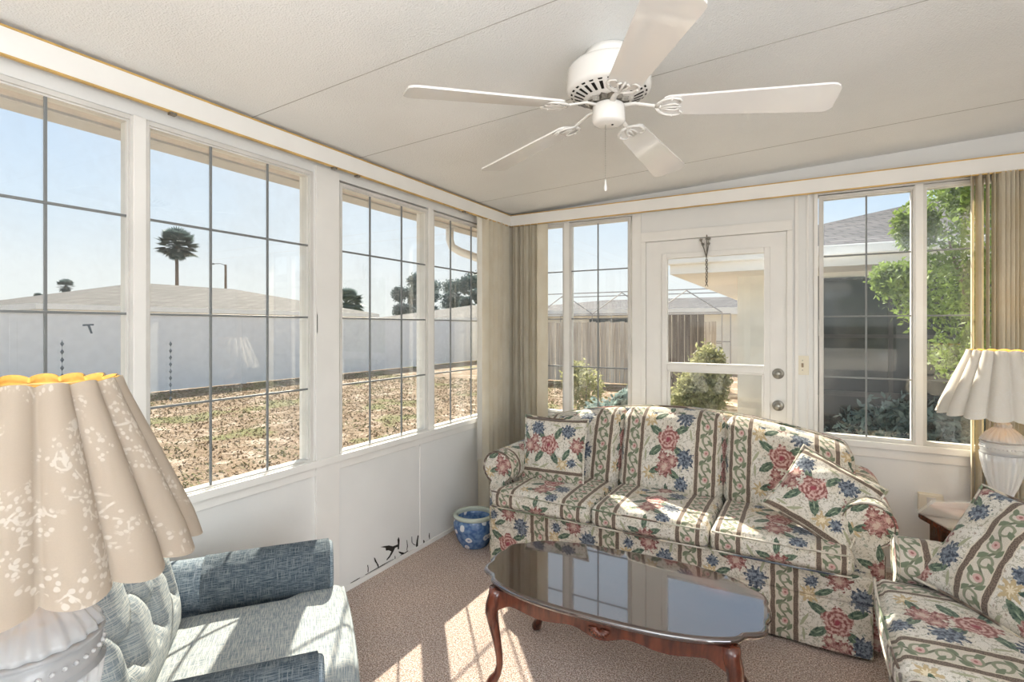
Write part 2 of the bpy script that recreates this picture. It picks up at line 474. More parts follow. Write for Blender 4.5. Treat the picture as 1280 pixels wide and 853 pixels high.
# back wall
bm = B()
y0, y1 = YB, YB + T
box(bm, XL - T, -1.85, y0, y1, -.15, 2.6)
box(bm, -1.85, -1.11, y0, y1, -.15, .735); box(bm, -1.85, -1.11, y0, y1, 2.235, 2.6)
box(bm, -1.11, -1.045, y0, y1, -.15, 2.6)
box(bm, -1.045, -.088, y0, y1, 2.06, 2.6)
box(bm, -.088, .045, y0, y1, -.15, 2.6)
box(bm, .045, 1.50, y0, y1, -.15, .74); box(bm, .045, 1.50, y0, y1, 2.235, 2.6)
box(bm, 1.50, XR + T, y0, y1, -.15, 2.6)
wb = struct('wall_back', bm, M['wall'], 'white back wall holding the door and two slider windows')
# right wall (house side, outside the frame) and the wall behind the camera, with an open doorway and windows
bm = B()
box(bm, XR, XR + T, YF - T, -1.4, -.15, 2.7); box(bm, XR, XR + T, .6, YB + T, -.15, 2.7); box(bm, XR, XR + T, -1.4, .6, 2.05, 2.7)
struct('wall_right', bm, M['wall'], 'white house wall on the right of the sunroom')
bm = B()
box(bm, XL - T, XR + T, YF - T, YF, -.15, .73); box(bm, XL - T, XR + T, YF - T, YF, 2.2, 2.7)
for a, b in ((XL - T, -1.95), (-1.0, -.9), (.1, .2), (1.2, XR + T)): box(bm, a, b, YF - T, YF, .73, 2.2)
struct('wall_front', bm, M['wall'], 'white windowed wall behind the camera')
# posts trim and casing on the left wall
def trim(name, parts, label, bev=.002, mat='trim'):
    bm = B()
    for p in parts: box(bm, *p, bev=bev)
    return struct(name, bm, M[mat], label)
trim('trim_1', [(XL - .002, XL + .012, 1.785, 1.935, .012, 2.24)], 'flat white post between the second and third left windows')
trim('trim_2', [(XL - .001, XL + .022, YF, YB, .715, .750), (XL - .001, XL + .008, YF, YB, .672, .715)], 'white sill ledge running under the left windows')
trim('trim_3', [(XL - .002, XL + .006, 2.60, 2.604, .02, .67)], 'thin panel joint on the left wall')
trim('trim_4', [(.03, 1.5, YB - .022, YB + .001, .715, .752), (.03, 1.5, YB - .008, YB + .001, .66, .715)], 'white sill under the right back window')
trim('trim_5', [(-1.85, -1.11, YB - .022, YB + .001, .71, .748)], 'white sill under the left back window')
trim('trim_6', [(-1.045, -1.012, YB - .012, YB + .03, 0, 2.032), (-.118, -.088, YB - .012, YB + .03, 0, 2.032), (-1.045, -.088, YB - .012, YB + .03, 2.033, 2.10),
                (-1.11, -1.045, YB - .006, YB + .001, .01, 2.24)], 'white casing round the back door', mat='trim')
trim('trim_7', [(-.075, -.055, YB - .010, YB + .001, .01, 2.25), (.028, .050, YB - .014, YB + .001, .66, 2.25), (-.012, .0, YB - .006, YB + .001, .66, 2.25)], 'vertical batten strips beside the light switch')
trim('baseboard_left', [(XL, XL + .010, YF, YB, 0, .028)], 'thin white base strip under the left wall')
trim('baseboard_back', [(XL, XR, YB - .010, YB, 0, .03)], 'thin white base strip under the back wall')

# windows
def window(name, label, axis, a0, a1, z0, z1, vm, hm, face, out, frame=.018, mat='muntin'):
    """axis 'y': on the left wall (plane x=face); axis 'x': on the back wall (plane y=face). out = outward sign"""
    root = sroot(name, label)
    def bx(bm, s0, s1, d0, d1, q0, q1, bev=.0015):
        d0, d1 = sorted((face + out * d0, face + out * d1))
        if axis == 'y': box(bm, d0, d1, s0, s1, q0, q1, bev)
        else: box(bm, s0, s1, d0, d1, q0, q1, bev)
    bm = B(); f = frame
    bx(bm, a0 - f, a0, -.004, .06, z0 - f, z1 + f); bx(bm, a1, a1 + f, -.004, .06, z0 - f, z1 + f)
    bx(bm, a0, a1, -.004, .06, z0 - f, z0); bx(bm, a0, a1, -.004, .06, z1, z1 + f)
    # stepped inner track lip
    bx(bm, a0, a0 + .007, .004, .05, z0 + .007, z1 - .007); bx(bm, a1 - .007, a1, .004, .05, z0 + .007, z1 - .007)
    bx(bm, a0, a1, .0045, .05, z0, z0 + .007); bx(bm, a0, a1, .0045, .05, z1 - .007, z1)
    obj('window_frame', bm, M['frame'], root)
    bm = B(); t = .0045
    for v_ in vm: bx(bm, v_ - t, v_ + t, .006, .014, z0, z1, .001)
    for q in hm: bx(bm, a0, a1, .0055, .0145, q - t, q + t, .001)
    obj('muntins', bm, M[mat], root)
    bm = B(); bx(bm, a0 + .002, a1 - .002, .0155, .0185, z0 + .002, z1 - .002, 0)
    obj('glass_pane', bm, M['glass' if axis == 'y' else 'glassb'], root)
    return root
HL = (1.831, 1.472, 1.114)
window('window_1', 'leftmost tall window of the left wall, behind the cream lamp shade', 'y', .235, .962, WB, 2.185, (.48, .723), HL, XL, -1)
window('window_2', 'second left wall window with twelve panes showing the tall palm', 'y', 1.027, 1.775 - .018, WB, 2.185, (1.266, 1.529), HL, XL, -1)
window('window_3', 'third left wall window right of the wide white post', 'y', 1.962, 2.672, WB, 2.175, (2.176, 2.441), HL, XL, -1)
window('window_4', 'last left wall window before the corner blinds', 'y', 2.749, 3.482, WB, 2.175, (2.945, 3.20), HL, XL, -1)
window('window_5', 'window of the left wall beside the camera', 'y', -.532, .152, WB, 2.185, (-.3, -.07), HL, XL, -1)
window('window_6', 'window of the left wall behind the camera', 'y', -1.482, -.738, WB, 2.185, (-1.23, -.98), HL, XL, -1)
window('window_7', 'rearmost window of the left wall', 'y', -2.332, -1.588, WB, 2.185, (-2.08, -1.83), HL, XL, -1)
HB = (1.856, 1.489, 1.121)
window('window_8', 'narrow back window beside the corner blinds', 'x', -1.832, -1.658, .766, 2.215, (), HB, YB, 1)
window('window_9', 'back window left of the door, above the sofa', 'x', -1.597, -1.140, .766, 2.212, (-1.376,), HB, YB, 1)
window('window_10', 'back window right of the door with green shrub outside', 'x', .073, .516, .768, 2.211, (.297,), HB, YB, 1, mat='muntin')
window('window_11', 'back window at the right partly covered by vertical blinds', 'x', .574, 1.48, .768, 2.213, (.80, 1.03, 1.26), HB, YB, 1)
trim('trim_8', [(-1.648, -1.607, YB - .006, YB + .05, .75, 2.235), (.527, .563, YB - .006, YB + .05, .752, 2.235)], 'white mullions of the two back windows')
trim('trim_9', [(XL - .05, XL + .010, .972, 1.014, .75, 2.205), (XL - .05, XL + .007, 2.684, 2.737, .75, 2.205)], 'white mullions between the left windows')
# little slider latches on the frames
for n_, (x_, y_, z_) in enumerate(((XL + .006, 1.792, 1.44), (-1.122, YB - .006, 1.40), (.058, YB - .012, 1.42))):
    bm = B(); box(bm, x_ - .006, x_ + .006, y_ - .006, y_ + .006, z_ - .05, z_ + .05, .003)
    tag(obj('window_latch', bm, M['frame']), ['slim white latch on the post right of the second left window', 'slim white latch beside the back window left of the door', 'slim white latch beside the back window right of the door'][n_], 'latch', None)

# mark and bead strings on the left glass
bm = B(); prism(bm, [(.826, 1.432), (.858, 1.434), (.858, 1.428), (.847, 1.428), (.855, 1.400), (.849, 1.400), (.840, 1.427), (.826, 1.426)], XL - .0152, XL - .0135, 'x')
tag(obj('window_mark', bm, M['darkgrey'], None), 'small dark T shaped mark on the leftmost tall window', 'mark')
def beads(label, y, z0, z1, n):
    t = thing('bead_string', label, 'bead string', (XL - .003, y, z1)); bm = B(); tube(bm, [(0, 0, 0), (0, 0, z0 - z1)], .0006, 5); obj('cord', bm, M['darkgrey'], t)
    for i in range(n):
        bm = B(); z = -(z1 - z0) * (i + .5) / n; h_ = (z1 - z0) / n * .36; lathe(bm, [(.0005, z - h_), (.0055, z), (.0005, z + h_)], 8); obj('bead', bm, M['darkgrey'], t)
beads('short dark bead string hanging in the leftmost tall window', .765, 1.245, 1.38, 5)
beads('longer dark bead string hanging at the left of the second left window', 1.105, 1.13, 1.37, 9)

# door
dr = sroot('door_1', 'white half-light back door with two panes and pewter locks')
bm = B()
dx0, dx1, dz1 = -1.010, -.120, 2.030; dy0, dy1 = YB + .004, YB + .044
ux0, ux1, uz0, uz1 = -.862, -.249, 1.178, 1.903
lx0, lx1, lz0, lz1 = -.846, -.262, .42, 1.113
box(bm, dx0, ux0 - .012, dy0, dy1, .012, dz1); box(bm, ux1 + .012, dx1, dy0, dy1, .012, dz1)
box(bm, ux0 - .012, ux1 + .012, dy0, dy1, uz1 + .012, dz1); box(bm, ux0 - .012, ux1 + .012, dy0, dy1, .012, lz0 - .01)
obj('door_slab', bm, M['trim'], dr)
bm = B()
for a in ((ux0 - .035, ux0, dy0 - .014, dy0 + .03, lz0 - .03, uz1 + .035), (ux1, ux1 + .035, dy0 - .014, dy0 + .03, lz0 - .03, uz1 + .035),
          (ux0, ux1, dy0 - .0135, dy0 + .03, uz1, uz1 + .035), (ux0, ux1, dy0 - .0135, dy0 + .03, lz0 - .03, lz0),
          (ux0, ux1, dy0 - .010, dy0 + .03, lz1 + .012, uz0 - .006), (ux0, ux1, dy0 - .018, dy0 + .03, uz0 - .014, uz0),
          (lx0 - .016, lx0, dy0 - .006, dy0 + .03, lz0, lz1 + .012), (lx1, lx1 + .013, dy0 - .006, dy0 + .03, lz0, lz1 + .012), (lx0 - .016, lx1 + .013, dy0 - .006, dy0 + .03, lz1, lz1 + .016)):
    box(bm, *a, bev=.003)
obj('glazing_frame', bm, M['trim'], dr)
bm = B(); box(bm, ux0, ux1, dy0 + .016, dy0 + .019, uz0, uz1); box(bm, lx0, lx1, dy0 + .012, dy0 + .015, lz0, lz1); obj('glass_pane', bm, M['glassb'], dr)
bm = B(); box(bm, -.60, -.53, dy0 - .026, dy0 - .016, uz0 - .012, uz0 - .003, .002); obj('sash_lift', bm, M['frame'], dr)
for nm, z_ in (('deadbolt', 1.128), ('door_knob', .925)):
    bm = B(); prof = [(.001, 0), (.033, 0), (.034, .006), (.026, .011), (.019, .012), (.018, .022 if nm == 'deadbolt' else .036), (.024 if nm == 'door_knob' else .015, .030 if nm == 'deadbolt' else .046), (.022 if nm == 'door_knob' else .006, .034 if nm == 'deadbolt' else .062), (.001, .034 if nm == 'deadbolt' else .066)]
    lathe(bm, prof, 24)
    bmesh.ops.transform(bm, matrix=Matrix.Translation((-.168, dy0, z_)) @ Matrix.Rotation(radians(90), 4, 'X'), verts=bm.verts)
    o = obj(nm, bm, M['chrome'], dr, smooth=True); o['label'] = 'round pewter ' + nm.replace('_', ' ')
# hanging metal ornament over the door
hk = thing('door_ornament', 'dark twisted metal wheat-like ornament hanging at the top of the back door', 'ornament', (-.596, YB - .022, 1.70))
bm = B()
def twist(pts, r): tube(bm, pts, r, 6)
for k in range(2):
    twist([(.006 * sin(i * 1.25 + k * pi), -.006 * cos(i * 1.25 + k * pi), .02 + i * .011) for i in range(16)], .0035)
twist([(0, 0, .19), (.003, 0, .26), (.001, 0, .345)], .004); twist([(0, 0, .19), (-.016, 0, .25), (-.036, 0, .31)], .0035); twist([(0, 0, .20), (.010, 0, .26), (.014, 0, .315)], .003)
twist([(0, 0, .02), (-.008, 0, 0)], .003); twist([(0, 0, .02), (.009, 0, -.002)], .003)
obj('twisted_stem', bm, M['brassdark'], hk)
bm = B()
for cx_, cz_ in ((-.037, .315), (.015, .318), (.002, .32), (-.024, .285), (.012, .285)):
    for k in range(7):
        a = k * .9; tube(bm, [(cx_, 0, cz_), (cx_ + .013 * cos(a), .006 * sin(a * 1.7), cz_ + .013 * sin(a))], [.004, .0015], 5)
obj('metal_blossoms', bm, M['brassdark'], hk)
bm = B(); box(bm, -.004, .004, .010, .030, .335, .35, .001); obj('hook', bm, M['brassdark'], hk)
# light switch
sw = thing('light_switch', 'ivory toggle light switch plate on the wall right of the door', 'light switch', (-.033, YB, 1.187))
bm = B(); box(bm, -.035, .035, -.007, 0, -.06, .06, .003); obj('switch_plate', bm, M['ivory'], sw)
bm = B(); box(bm, -.004, .004, -.020, -.006, -.002, .012, .001); box(bm, -.006, .006, -.0085, -.006, -.013, .013, .001); obj('toggle', bm, plain('switch_brown', (.30, .22, .14), .4), sw)
for z_ in (-.03, .03):
    bm = B(); lathe(bm, [(.001, 0), (.003, 0), (.003, .001), (.001, .001)], 8); bmesh.ops.transform(bm, matrix=Matrix.Translation((0, -.007, z_)) @ Matrix.Rotation(radians(90), 4, 'X'), verts=bm.verts[:]); obj('screw', bm, M['brassdark'], sw)

# cracked, holed paint at the foot of the left wall
def blot(pts, name='paint_hole'):
    bm = B(); prism(bm, pts, XL - .001, XL + .0025, 'x')
    o = obj(name, bm, M['dark'], wl); o['label'] = 'dark jagged hole in peeling paint'
def jag(path, wd):
    L = [];R = []
    for i, (y, z) in enumerate(path):
        w_ = wd * (.25 + .75 * sin(pi * (i + .35) / (len(path) - .3))) * random.uniform(.6, 1.3)
        L.append((y - w_, z + w_ * .6)); R.append((y + w_, z - w_ * .6))
    blot(L + R[::-1])
blot([(2.251, .143), (2.285, .136), (2.32, .127), (2.355, .109), (2.387, .106), (2.397, .106), (2.394, .136), (2.404, .147), (2.411, .126), (2.406, .074), (2.397, .075), (2.394, .092), (2.371, .094), (2.359, .081), (2.345, .068), (2.325, .054), (2.30, .046), (2.302, .053), (2.325, .065), (2.34, .084), (2.315, .101), (2.295, .106), (2.292, .123)])
for p_, w_ in (([(2.405, .06), (2.413, .046), (2.434, .031), (2.461, .029), (2.489, .033)], .006), ([(2.585, .095), (2.577, .067), (2.573, .034), (2.567, .022)], .009),
               ([(2.524, .108), (2.526, .07), (2.545, .049), (2.57, .034)], .0035), ([(2.64, .045), (2.643, .033), (2.64, .022)], .008), ([(2.201, .1), (2.211, .074), (2.227, .05), (2.232, .032)], .006),
               ([(2.148, .079), (2.152, .057), (2.15, .037)], .003), ([(2.371, .046), (2.373, .035), (2.369, .022)], .003), ([(2.698, .071), (2.696, .048), (2.701, .03)], .003), ([(2.478, .103), (2.483, .064), (2.478, .038)], .0022)):
    jag(p_, w_)
for a, b in ((2.02, 2.09), (2.13, 2.36), (2.42, 2.46)):
    jag([(a + (b - a) * t / 5, .030 + .002 * random.random()) for t in range(6)], .003)

# valances with gold edging
def valance(name, label, p0, p1, inward, ztop=2.318, zbot=2.236, dep=.085):
    v_ = thing(name, label, 'valance', (0, 0, 0))
    def slab(bm, d0, d1, z0, z1):
        if inward[0]: xs = sorted((p0[0] + d0, p0[0] + d1)); box(bm, xs[0], xs[1], p0[1], p1[1], z0, z1, .0012)
        else: ys = sorted((p0[1] - d0, p0[1] - d1)); box(bm, p0[0], p1[0], ys[0], ys[1], z0, z1, .0012)
    bm = B(); slab(bm, dep - .012, dep, zbot, ztop); obj('face_board', bm, M['trim'], v_)
    bm = B(); slab(bm, .0, .06, ztop - .03, ztop - .005); obj('headrail', bm, M['frame'], v_)
    bm = B(); slab(bm, dep - .014, dep + .0035, ztop - .001, ztop + .0055); slab(bm, dep - .014, dep + .003, zbot - .0055, zbot + .001); obj('gold_edge', bm, M['gold'], v_)
    return v_
va = valance('window_valance', 'long white valance with gold edging above the left windows', (XL, YF + .02), (XL, YB - .073), (1, 0))
valance('window_valance', 'white gold-edged valance above the back door and windows', (XL + .073, YB), (XR - .02, YB), (0, 1))
for y_ in (1.07, 1.84, 1.995, 2.98):
    bm = B(); box(bm, XL + .068, XL + .090, y_ - .012, y_ + .012, 2.222, 2.232, .001); obj('valance_clip', bm, M['brassdark'], va)

# vertical blinds
def blind_mat():
    m = Mat('cream_vinyl_slat', .5, .35)
    m.col(m.mix(m.noise(8, 3).step(.3, .7), (.86, .79, .65), (.94, .89, .77)))
    g = m.g; tr = g.nodes.new('ShaderNodeBsdfTranslucent'); tr.inputs[0].default_value = (.70, .64, .48, 1)
    mx = g.nodes.new('ShaderNodeMixShader'); mx.inputs[0].default_value = .38
    g.links.new(m.b.outputs[0], mx.inputs[1]); g.links.new(tr.outputs[0], mx.inputs[2]); g.links.new(mx.outputs[0], m.out.inputs[0]); return m.m
M['slat'] = blind_mat()
M['slatw'] = plain('pale_cream_slat', (.86, .84, .79), .5, .3, var=.02)
def slat(parent, x, y, ang, z0, z1, w_=.089, mat='slat'):
    bm = B(); n = 6; prof = []
    for i in range(n + 1):
        t = -1 + 2 * i / n; prof.append((t * w_ / 2, .009 * (1 - t * t)))
    poly = prof + [(p[0], p[1] - .0012) for p in prof[::-1]]
    c_, s_ = cos(ang), sin(ang)
    prism(bm, [(x + p[0] * c_ - p[1] * s_, y + p[0] * s_ + p[1] * c_) for p in poly], z0, z1)
    o = obj('blind_slat', bm, M[mat], parent, smooth=False); return o
bl = thing('vertical_blind', 'cream vertical blind stacked against the left wall by the corner', 'blind')
slat(bl, XL + .065, 3.20, radians(90) + .25, .45, 2.236, .11, 'slatw')
for i in range(9): slat(bl, XL + .050 + .012 * random.random(), 3.27 + i * .037, radians((12, 40, 62, 25, 50)[i % 5]), .06, 2.236)
bl2 = thing('vertical_blind', 'cream vertical blind stacked against the back wall in the corner', 'blind')
for i in range(11): slat(bl2, XL + .100 + i * .0255, YB - .050 - .008 * (i % 2), radians((38, 74, 52, 88, 30, 66)[i % 6]), .06, 2.236, .082)
bl3 = thing('vertical_blind', 'olive cream vertical blind hanging behind the far right lamp', 'blind')
for i in range(26): slat(bl3, .765 + i * .021 + random.uniform(-.003, .003), YB - .060, radians(random.choice([72, 84, 95, 108, 60, 100])), .04, 2.236, .085)

# ------------------------------------------------------------------ ceiling fan
fx, fy = -.612, 1.76; fzc = ceilz(fx)
fan = thing('ceiling_fan', 'white five blade ceiling fan mounted flush on the sloping ceiling', 'ceiling fan', (fx, fy, fzc - .001))
zz = lambda z: z - fzc
bm = B(); lathe(bm, [(.001, zz(fzc)), (.082, zz(fzc) - .0), (.084, zz(2.365)), (.076, zz(2.350)), (.001, zz(2.350))], 40); obj('canopy', bm, M['whitepl'], fan, smooth=True)
bm = B()
lathe(bm, [(.001, zz(2.358)), (.082, zz(2.358)), (.110, zz(2.348)), (.138, zz(2.335)), (.145, zz(2.322)), (.146, zz(2.262)), (.143, zz(2.253)), (.134, zz(2.246)), (.078, zz(2.224)), (.070, zz(2.222)), (.001, zz(2.224))], 60)
obj('motor_housing', bm, M['whitepl'], fan, smooth=True)
bm = B()
for k in range(26):
    a0 = 2 * pi * k / 26
    for r0, r1, hw in ((.088, .120, .0062), (.1265, .1325, .0085)):
        def pz(r): return zz(2.224 + (r - .078) / .056 * .022 - .0012)
        pts = []
        for r, s in ((r0, -1), (r1, -1), (r1, 1), (r0, 1)):
            ww = hw * (.75 if r == r0 else 1)
            pts.append(bm.verts.new((r * cos(a0) - s * ww * sin(a0), r * sin(a0) + s * ww * cos(a0), pz(r))))
        f = bm.faces.new(pts)
bmesh.ops.solidify(bm, geom=bm.faces[:], thickness=.0015)
o = obj('vent_slots', bm, M['dark'], fan); o['label'] = 'ring of dark vent slots under the motor'
bm = B(); lathe(bm, [(.001, zz(2.224)), (.074, zz(2.224)), (.070, zz(2.206)), (.001, zz(2.206))], 24, mod=lambda r, z, a: (r * (1 - .22 * (int(a * 24 / 2 / pi + .1) % 2)), z)); obj('flywheel', bm, M['brassdark'], fan)
bm = B(); lathe(bm, [(.001, zz(2.208)), (.048, zz(2.208)), (.056, zz(2.200)), (.057, zz(2.148)), (.052, zz(2.141)), (.040, zz(2.136)), (.001, zz(2.135))], 40); obj('switch_housing', bm, M['whitepl'], fan, smooth=True)
bm = B(); lathe(bm, [(.001, zz(2.1365)), (.004, zz(2.1365)), (.004, zz(2.133)), (.001, zz(2.133))], 10, (.014, 0, 0)); obj('reverse_switch', bm, M['dark'], fan)
bm = B()
for i in range(46): 
    z_ = zz(2.137) - i * .0042; bmesh.ops.create_icosphere(bm, subdivisions=1, radius=.0017, matrix=Matrix.Translation((-.008, -.010, z_)))
ch = obj('pull_chain', bm, M['chrome'], fan, smooth=True)
bm = B(); lathe(bm, [(.0005, 0), (.002, -.002), (.0035, -.018), (.0055, -.030), (.0055, -.037), (.003, -.042), (.0005, -.043)], 14, (-.008, -.010, zz(2.137) - 46 * .0042)); obj('pull', bm, M['whitepl'], ch, smooth=True)
A0 = radians(13.5); RT = .71
for k in range(5):
    a = A0 + k * 2 * pi / 5
    rot = Matrix.Translation((0, 0, zz(2.196))) @ Matrix.Rotation(a, 4, 'Z')
    tilt = rot @ Matrix.Rotation(radians(4.0), 4, 'Y') @ Matrix.Rotation(radians(-11), 4, 'X')
    bm = B(); poly = []
    r0, r1 = .185, RT
    def hw(r): return .050 + .022 * (r - r0) / (r1 - r0)
    for i in range(9): t = -pi / 2 + pi * i / 8; poly.append((r1 - .028 + .028 * cos(t), (hw(r1) - .028) * (1 if t > 0 else -1) * (abs(sin(t)) > .01) + .028 * sin(t)))
    poly = [(r1 - .03 + .03 * cos(t), sg * (hw(r1) - .03) + .03 * sin(t)) for sg, ts in ((-1, (-1.57, -1.1, -.6, -.2)), (1, (.2, .6, 1.1, 1.57))) for t in ts]
    poly += [(r0 + .02, hw(r0)), (r0 + .004, hw(r0) - .010), (r0, .02), (r0, -.02), (r0 + .004, -hw(r0) + .010), (r0 + .02, -hw(r0))]
    prism(bm, poly, -.0035, .0035); bmesh.ops.transform(bm, matrix=tilt, verts=bm.verts)
    bmesh.ops.bevel(bm, geom=bm.edges[:], offset=.001, segments=1, affect='EDGES')
    bl_ = obj('fan_blade', bm, M['bladew'], fan)
    # ornate iron: stem and curled arms under the blade root
    bm = B()
    tube(bm, [(.035, 0, .006), (.09, 0, .012), (.14, 0, .002), (.178, 0, -.006)], [.012, .009, .009, .011], 10, sq=.5)
    for s in (-1, 1):
        tube(bm, [(.165, 0, -.006), (.170, s * .022, -.0075), (.186, s * .040, -.008), (.215, s * .050, -.008), (.238, s * .044, -.008), (.246, s * .032, -.008), (.238, s * .024, -.008)], [.008, .007, .0065, .006, .005, .0045, .004], 8, sq=.6)
        tube(bm, [(.172, 0, -.007), (.20, s * .014, -.008), (.225, s * .018, -.008), (.236, s * .008, -.008)], [.006, .005, .005, .004], 8, sq=.6)
        bmesh.ops.create_icosphere(bm, subdivisions=1, radius=.005, matrix=Matrix.Translation((.214, s * .046, -.010)))
    tube(bm, [(.17, 0, -.007), (.245, 0, -.008)], [.007, .003], 8, sq=.6)
    bmesh.ops.transform(bm, matrix=tilt, verts=bm.verts)
    obj('blade_iron', bm, M['whitepl'], bl_, smooth=True)

# ------------------------------------------------------------------ sofas
def smooth(t): t = max(0, min(1, t)); return t * t * (3 - 2 * t)
def roll_profile(cx, side, zc, r, zb, y, inner, outer, n=18):
    """arm section at depth y; side=-1 left arm, +1 right. roll over a narrower panel"""
    pts = []
    a0, a1 = radians(-62), radians(242)
    for i in range(n + 1):
        a = a0 + (a1 - a0) * i / n
        pts.append((cx + r * cos(a), y, zc + r * sin(a) * .96))
    pts = pts[::1]
    pts += [(cx - inner, y, zc - r * 1.25), (cx - inner, y, zb), (cx + outer, y, zb), (cx + outer, y, zc - r * 1.25)]
    return pts
def piping(parent, pts, r=.0045, closed=True, mat='floral'):
    bm = B(); tube(bm, pts, r, 6, closed=closed)
    uvl = bm.loops.layers.uv.verify()
    for f in bm.faces:
        for lp in f.loops: lp[uvl].uv = (.09 + lp.vert.co.x * .1, lp.vert.co.y + lp.vert.co.z)
    return obj('piping', bm, M[mat], parent, smooth=True)
def arm_part(parent, cx, side, y0, y1, zc, r, zb, ph=0.0):
    inn, outw = (r * .72, r * .62) if side > 0 else (r * .62, r * .72)
    bm = B()
    def prof(y, k):
        p = roll_profile(cx, side, zc, r * k, zb, y, inn * k, outw * k)
        return p
    profs = []
    for y, k in ((y0, .90), (y0 + .004, .965), (y0 + .014, 1.0)): profs.append(prof(y, k))
    n = 10
    for i in range(1, n): profs.append(prof(y0 + .014 + (y1 - y0 - .028) * i / n, 1.0 + .02 * sin(pi * i / n)))
    profs += [prof(y1 - .014, 1.0), prof(y1, .93)]
    loft(bm, profs, u0=ph, capuv=lambda c: (c.x - cx + .037 + .165, c.z))
    a = obj('arm', bm, M['floral'], parent)
    pts = [Vector(p) + Vector((0, -.002, 0)) for p in prof(y0 + .003, .985)[:19]]
    piping(a, pts, .005, closed=False)
    return a
def make_sofa(root, edges, depth, half_arm, arm_r, arm_zc, arm_y, crest, base_half, seatz=.475, back_y=.46):
    ext = edges[-1]
    # base: front rail and skirt
    def dul(q, n_):
        if n_.y < -.9: q.y += .006 * sin(q.x * 9)
        return q
    bm = B(); rbox(bm, 0, (.05 + depth) / 2, .295, base_half * 2, depth - .05, .13, .02, .06); obj('seat_rail', bm, M['floral'], root, fix=True)
    bm = B()
    def sk(q, n_):
        t = (.25 - q.z) / .24
        if n_.y < -.9: q.y -= .012 * t - .004 * sin(q.x * 14) * t
        return q
    rbox(bm, 0, (.056 + depth) / 2, .133, base_half * 2 - .01, depth - .06, .236, .012, .05, deform=sk)
    s_ = obj('skirt', bm, M['floral'], root)
    bm = B()
    for sx_ in (-1, 1):
        xx = sx_ * (base_half - .15)
        box(bm, xx - .0015, xx + .0015, .046, .052, .02, .24)
    # back frame following the crest
    cmax = max(crest(e) for e in edges)
    def fr(q, n_):
        t = (q.z - .1) / .72
        q.z = .1 + t * (crest(q.x) - .012 - .1); q.y += .16 * max(0, (q.z - .40)) ; return q
    bm = B(); rbox(bm, 0, depth - .10, .46, (half_arm - .02) * 2, .15, .72, .05, .05, deform=fr); obj('back_frame', bm, M['floral'], root)
    # top welt on the back frame
    pts = [(x / 24 * (half_arm - .08), depth - .165 + .16 * (crest(x / 24 * (half_arm - .08)) - .4), crest(x / 24 * (half_arm - .08)) - .006) for x in range(-24, 25)]
    piping(root.children[-1], pts, .005, closed=False)
    # seat cushions
    nC = len(edges) - 1
    for i in range(nC):
        a, b = edges[i] + .003, edges[i + 1] - .003
        def df(q, n_, a=a, b=b, i=i):
            ty = smooth((q.y - (arm_y - .04)) / .035)
            lim = half_arm - arm_r * .80
            if i == 0 and q.x < -lim: q.x = q.x * (1 - ty) + (-lim + (q.x + ext) * .1) * ty
            if i == nC - 1 and q.x > lim: q.x = q.x * (1 - ty) + (lim + (q.x - ext) * .1) * ty
            fx_ = max(0, 1 - n_.x ** 2); fy_ = max(0, 1 - n_.y ** 2)
            if n_.z > 0: q.z += .022 * fx_ ** .5 * fy_ ** .5 * n_.z - .006 * smooth((q.y - .2) / .5)
            if n_.y < 0: q.y -= .016 * fx_ ** .6 * (1 - n_.z ** 2) * -n_.y
            q.z += .003 * sin(q.x * 23 + i) * max(0, n_.z)
            return q
        zc_ = (.358 + seatz) / 2
        def uvf(x, y, z, ax, s, a=a, b=b):
            u = x - (a + b) / 2 + .25
            if ax == 0: return (y + .13, z)
            return (u, y + z)
        bm = B(); rbox(bm, (a + b) / 2, .33, zc_, b - a, .66, seatz - .358 - .012, .034, .035, deform=df, uvf=uvf)
        c_ = obj('seat_cushion', bm, M['floral'], root)
        pts = []
        zt = seatz - .017
        for t in range(13):
            x = a + .012 + (b - a - .024) * t / 12; pts.append((x, -.002 - .008 * (1 - (2 * t / 12 - 1) ** 2) ** .6, zt + .002))
        piping(c_, pts, .0042, closed=False)
        pts = [(p[0], p[1] + .001, .372) for p in pts]; piping(c_, pts, .0042, closed=False)
    # back cushions
    bl_ = half_arm - arm_r * .62
    for i in range(nC):
        a = max(edges[i], -bl_) + .003; b = min(edges[i + 1], bl_) - .003
        if i == 0: a = -half_arm + .015
        if i == nC - 1: b = half_arm - .015
        if i > 0: a -= .01
        def df(q, n_, a=a, b=b, i=i):
            t = (q.z - .44) / .42
            top = crest(q.x) - .002
            # ends narrow down where they tuck behind the arms
            if i == 0 and q.z < .70: q.x = max(q.x, -bl_ + .01 + (q.x + half_arm) * .15) if q.z < .66 else q.x
            if i == nC - 1 and q.z < .66: q.x = min(q.x, bl_ - .01 + (q.x - half_arm) * .15)
            q.z = .44 + t * (top - .44)
            q.y += .30 * (q.z - .44)
            e = max(0, 1 - n_.x ** 2) ** .5 * max(0, 1 - n_.z ** 4) ** .7
            if n_.y < 0: q.y -= .045 * e * -n_.y
            q.y += .006 * sin(q.z * 30 + q.x * 11) * (1 - abs(n_.z))
            return q
        def uvf(x, y, z, ax, s, a=a, b=b):
            if ax == 0: return (y + .13, z)
            return (x - (edges[i] + edges[i + 1]) / 2 + .25, z - .02 if ax == 1 else z + y - back_y + .05)
        bm = B(); rbox(bm, (a + b) / 2, back_y + .085, .65, b - a, .17, .42, .06, .035, deform=df, uvf=uvf)
        obj('back_cushion', bm, M['floral'], root)
    for s in (-1, 1): arm_part(root, s * half_arm, s, arm_y, depth - .02, arm_zc, arm_r, .03)
    return root
sofa = thing('sofa', 'three seat camelback sofa in floral striped tapestry against the back wall and door', 'sofa', (-.712, 2.60, 0))
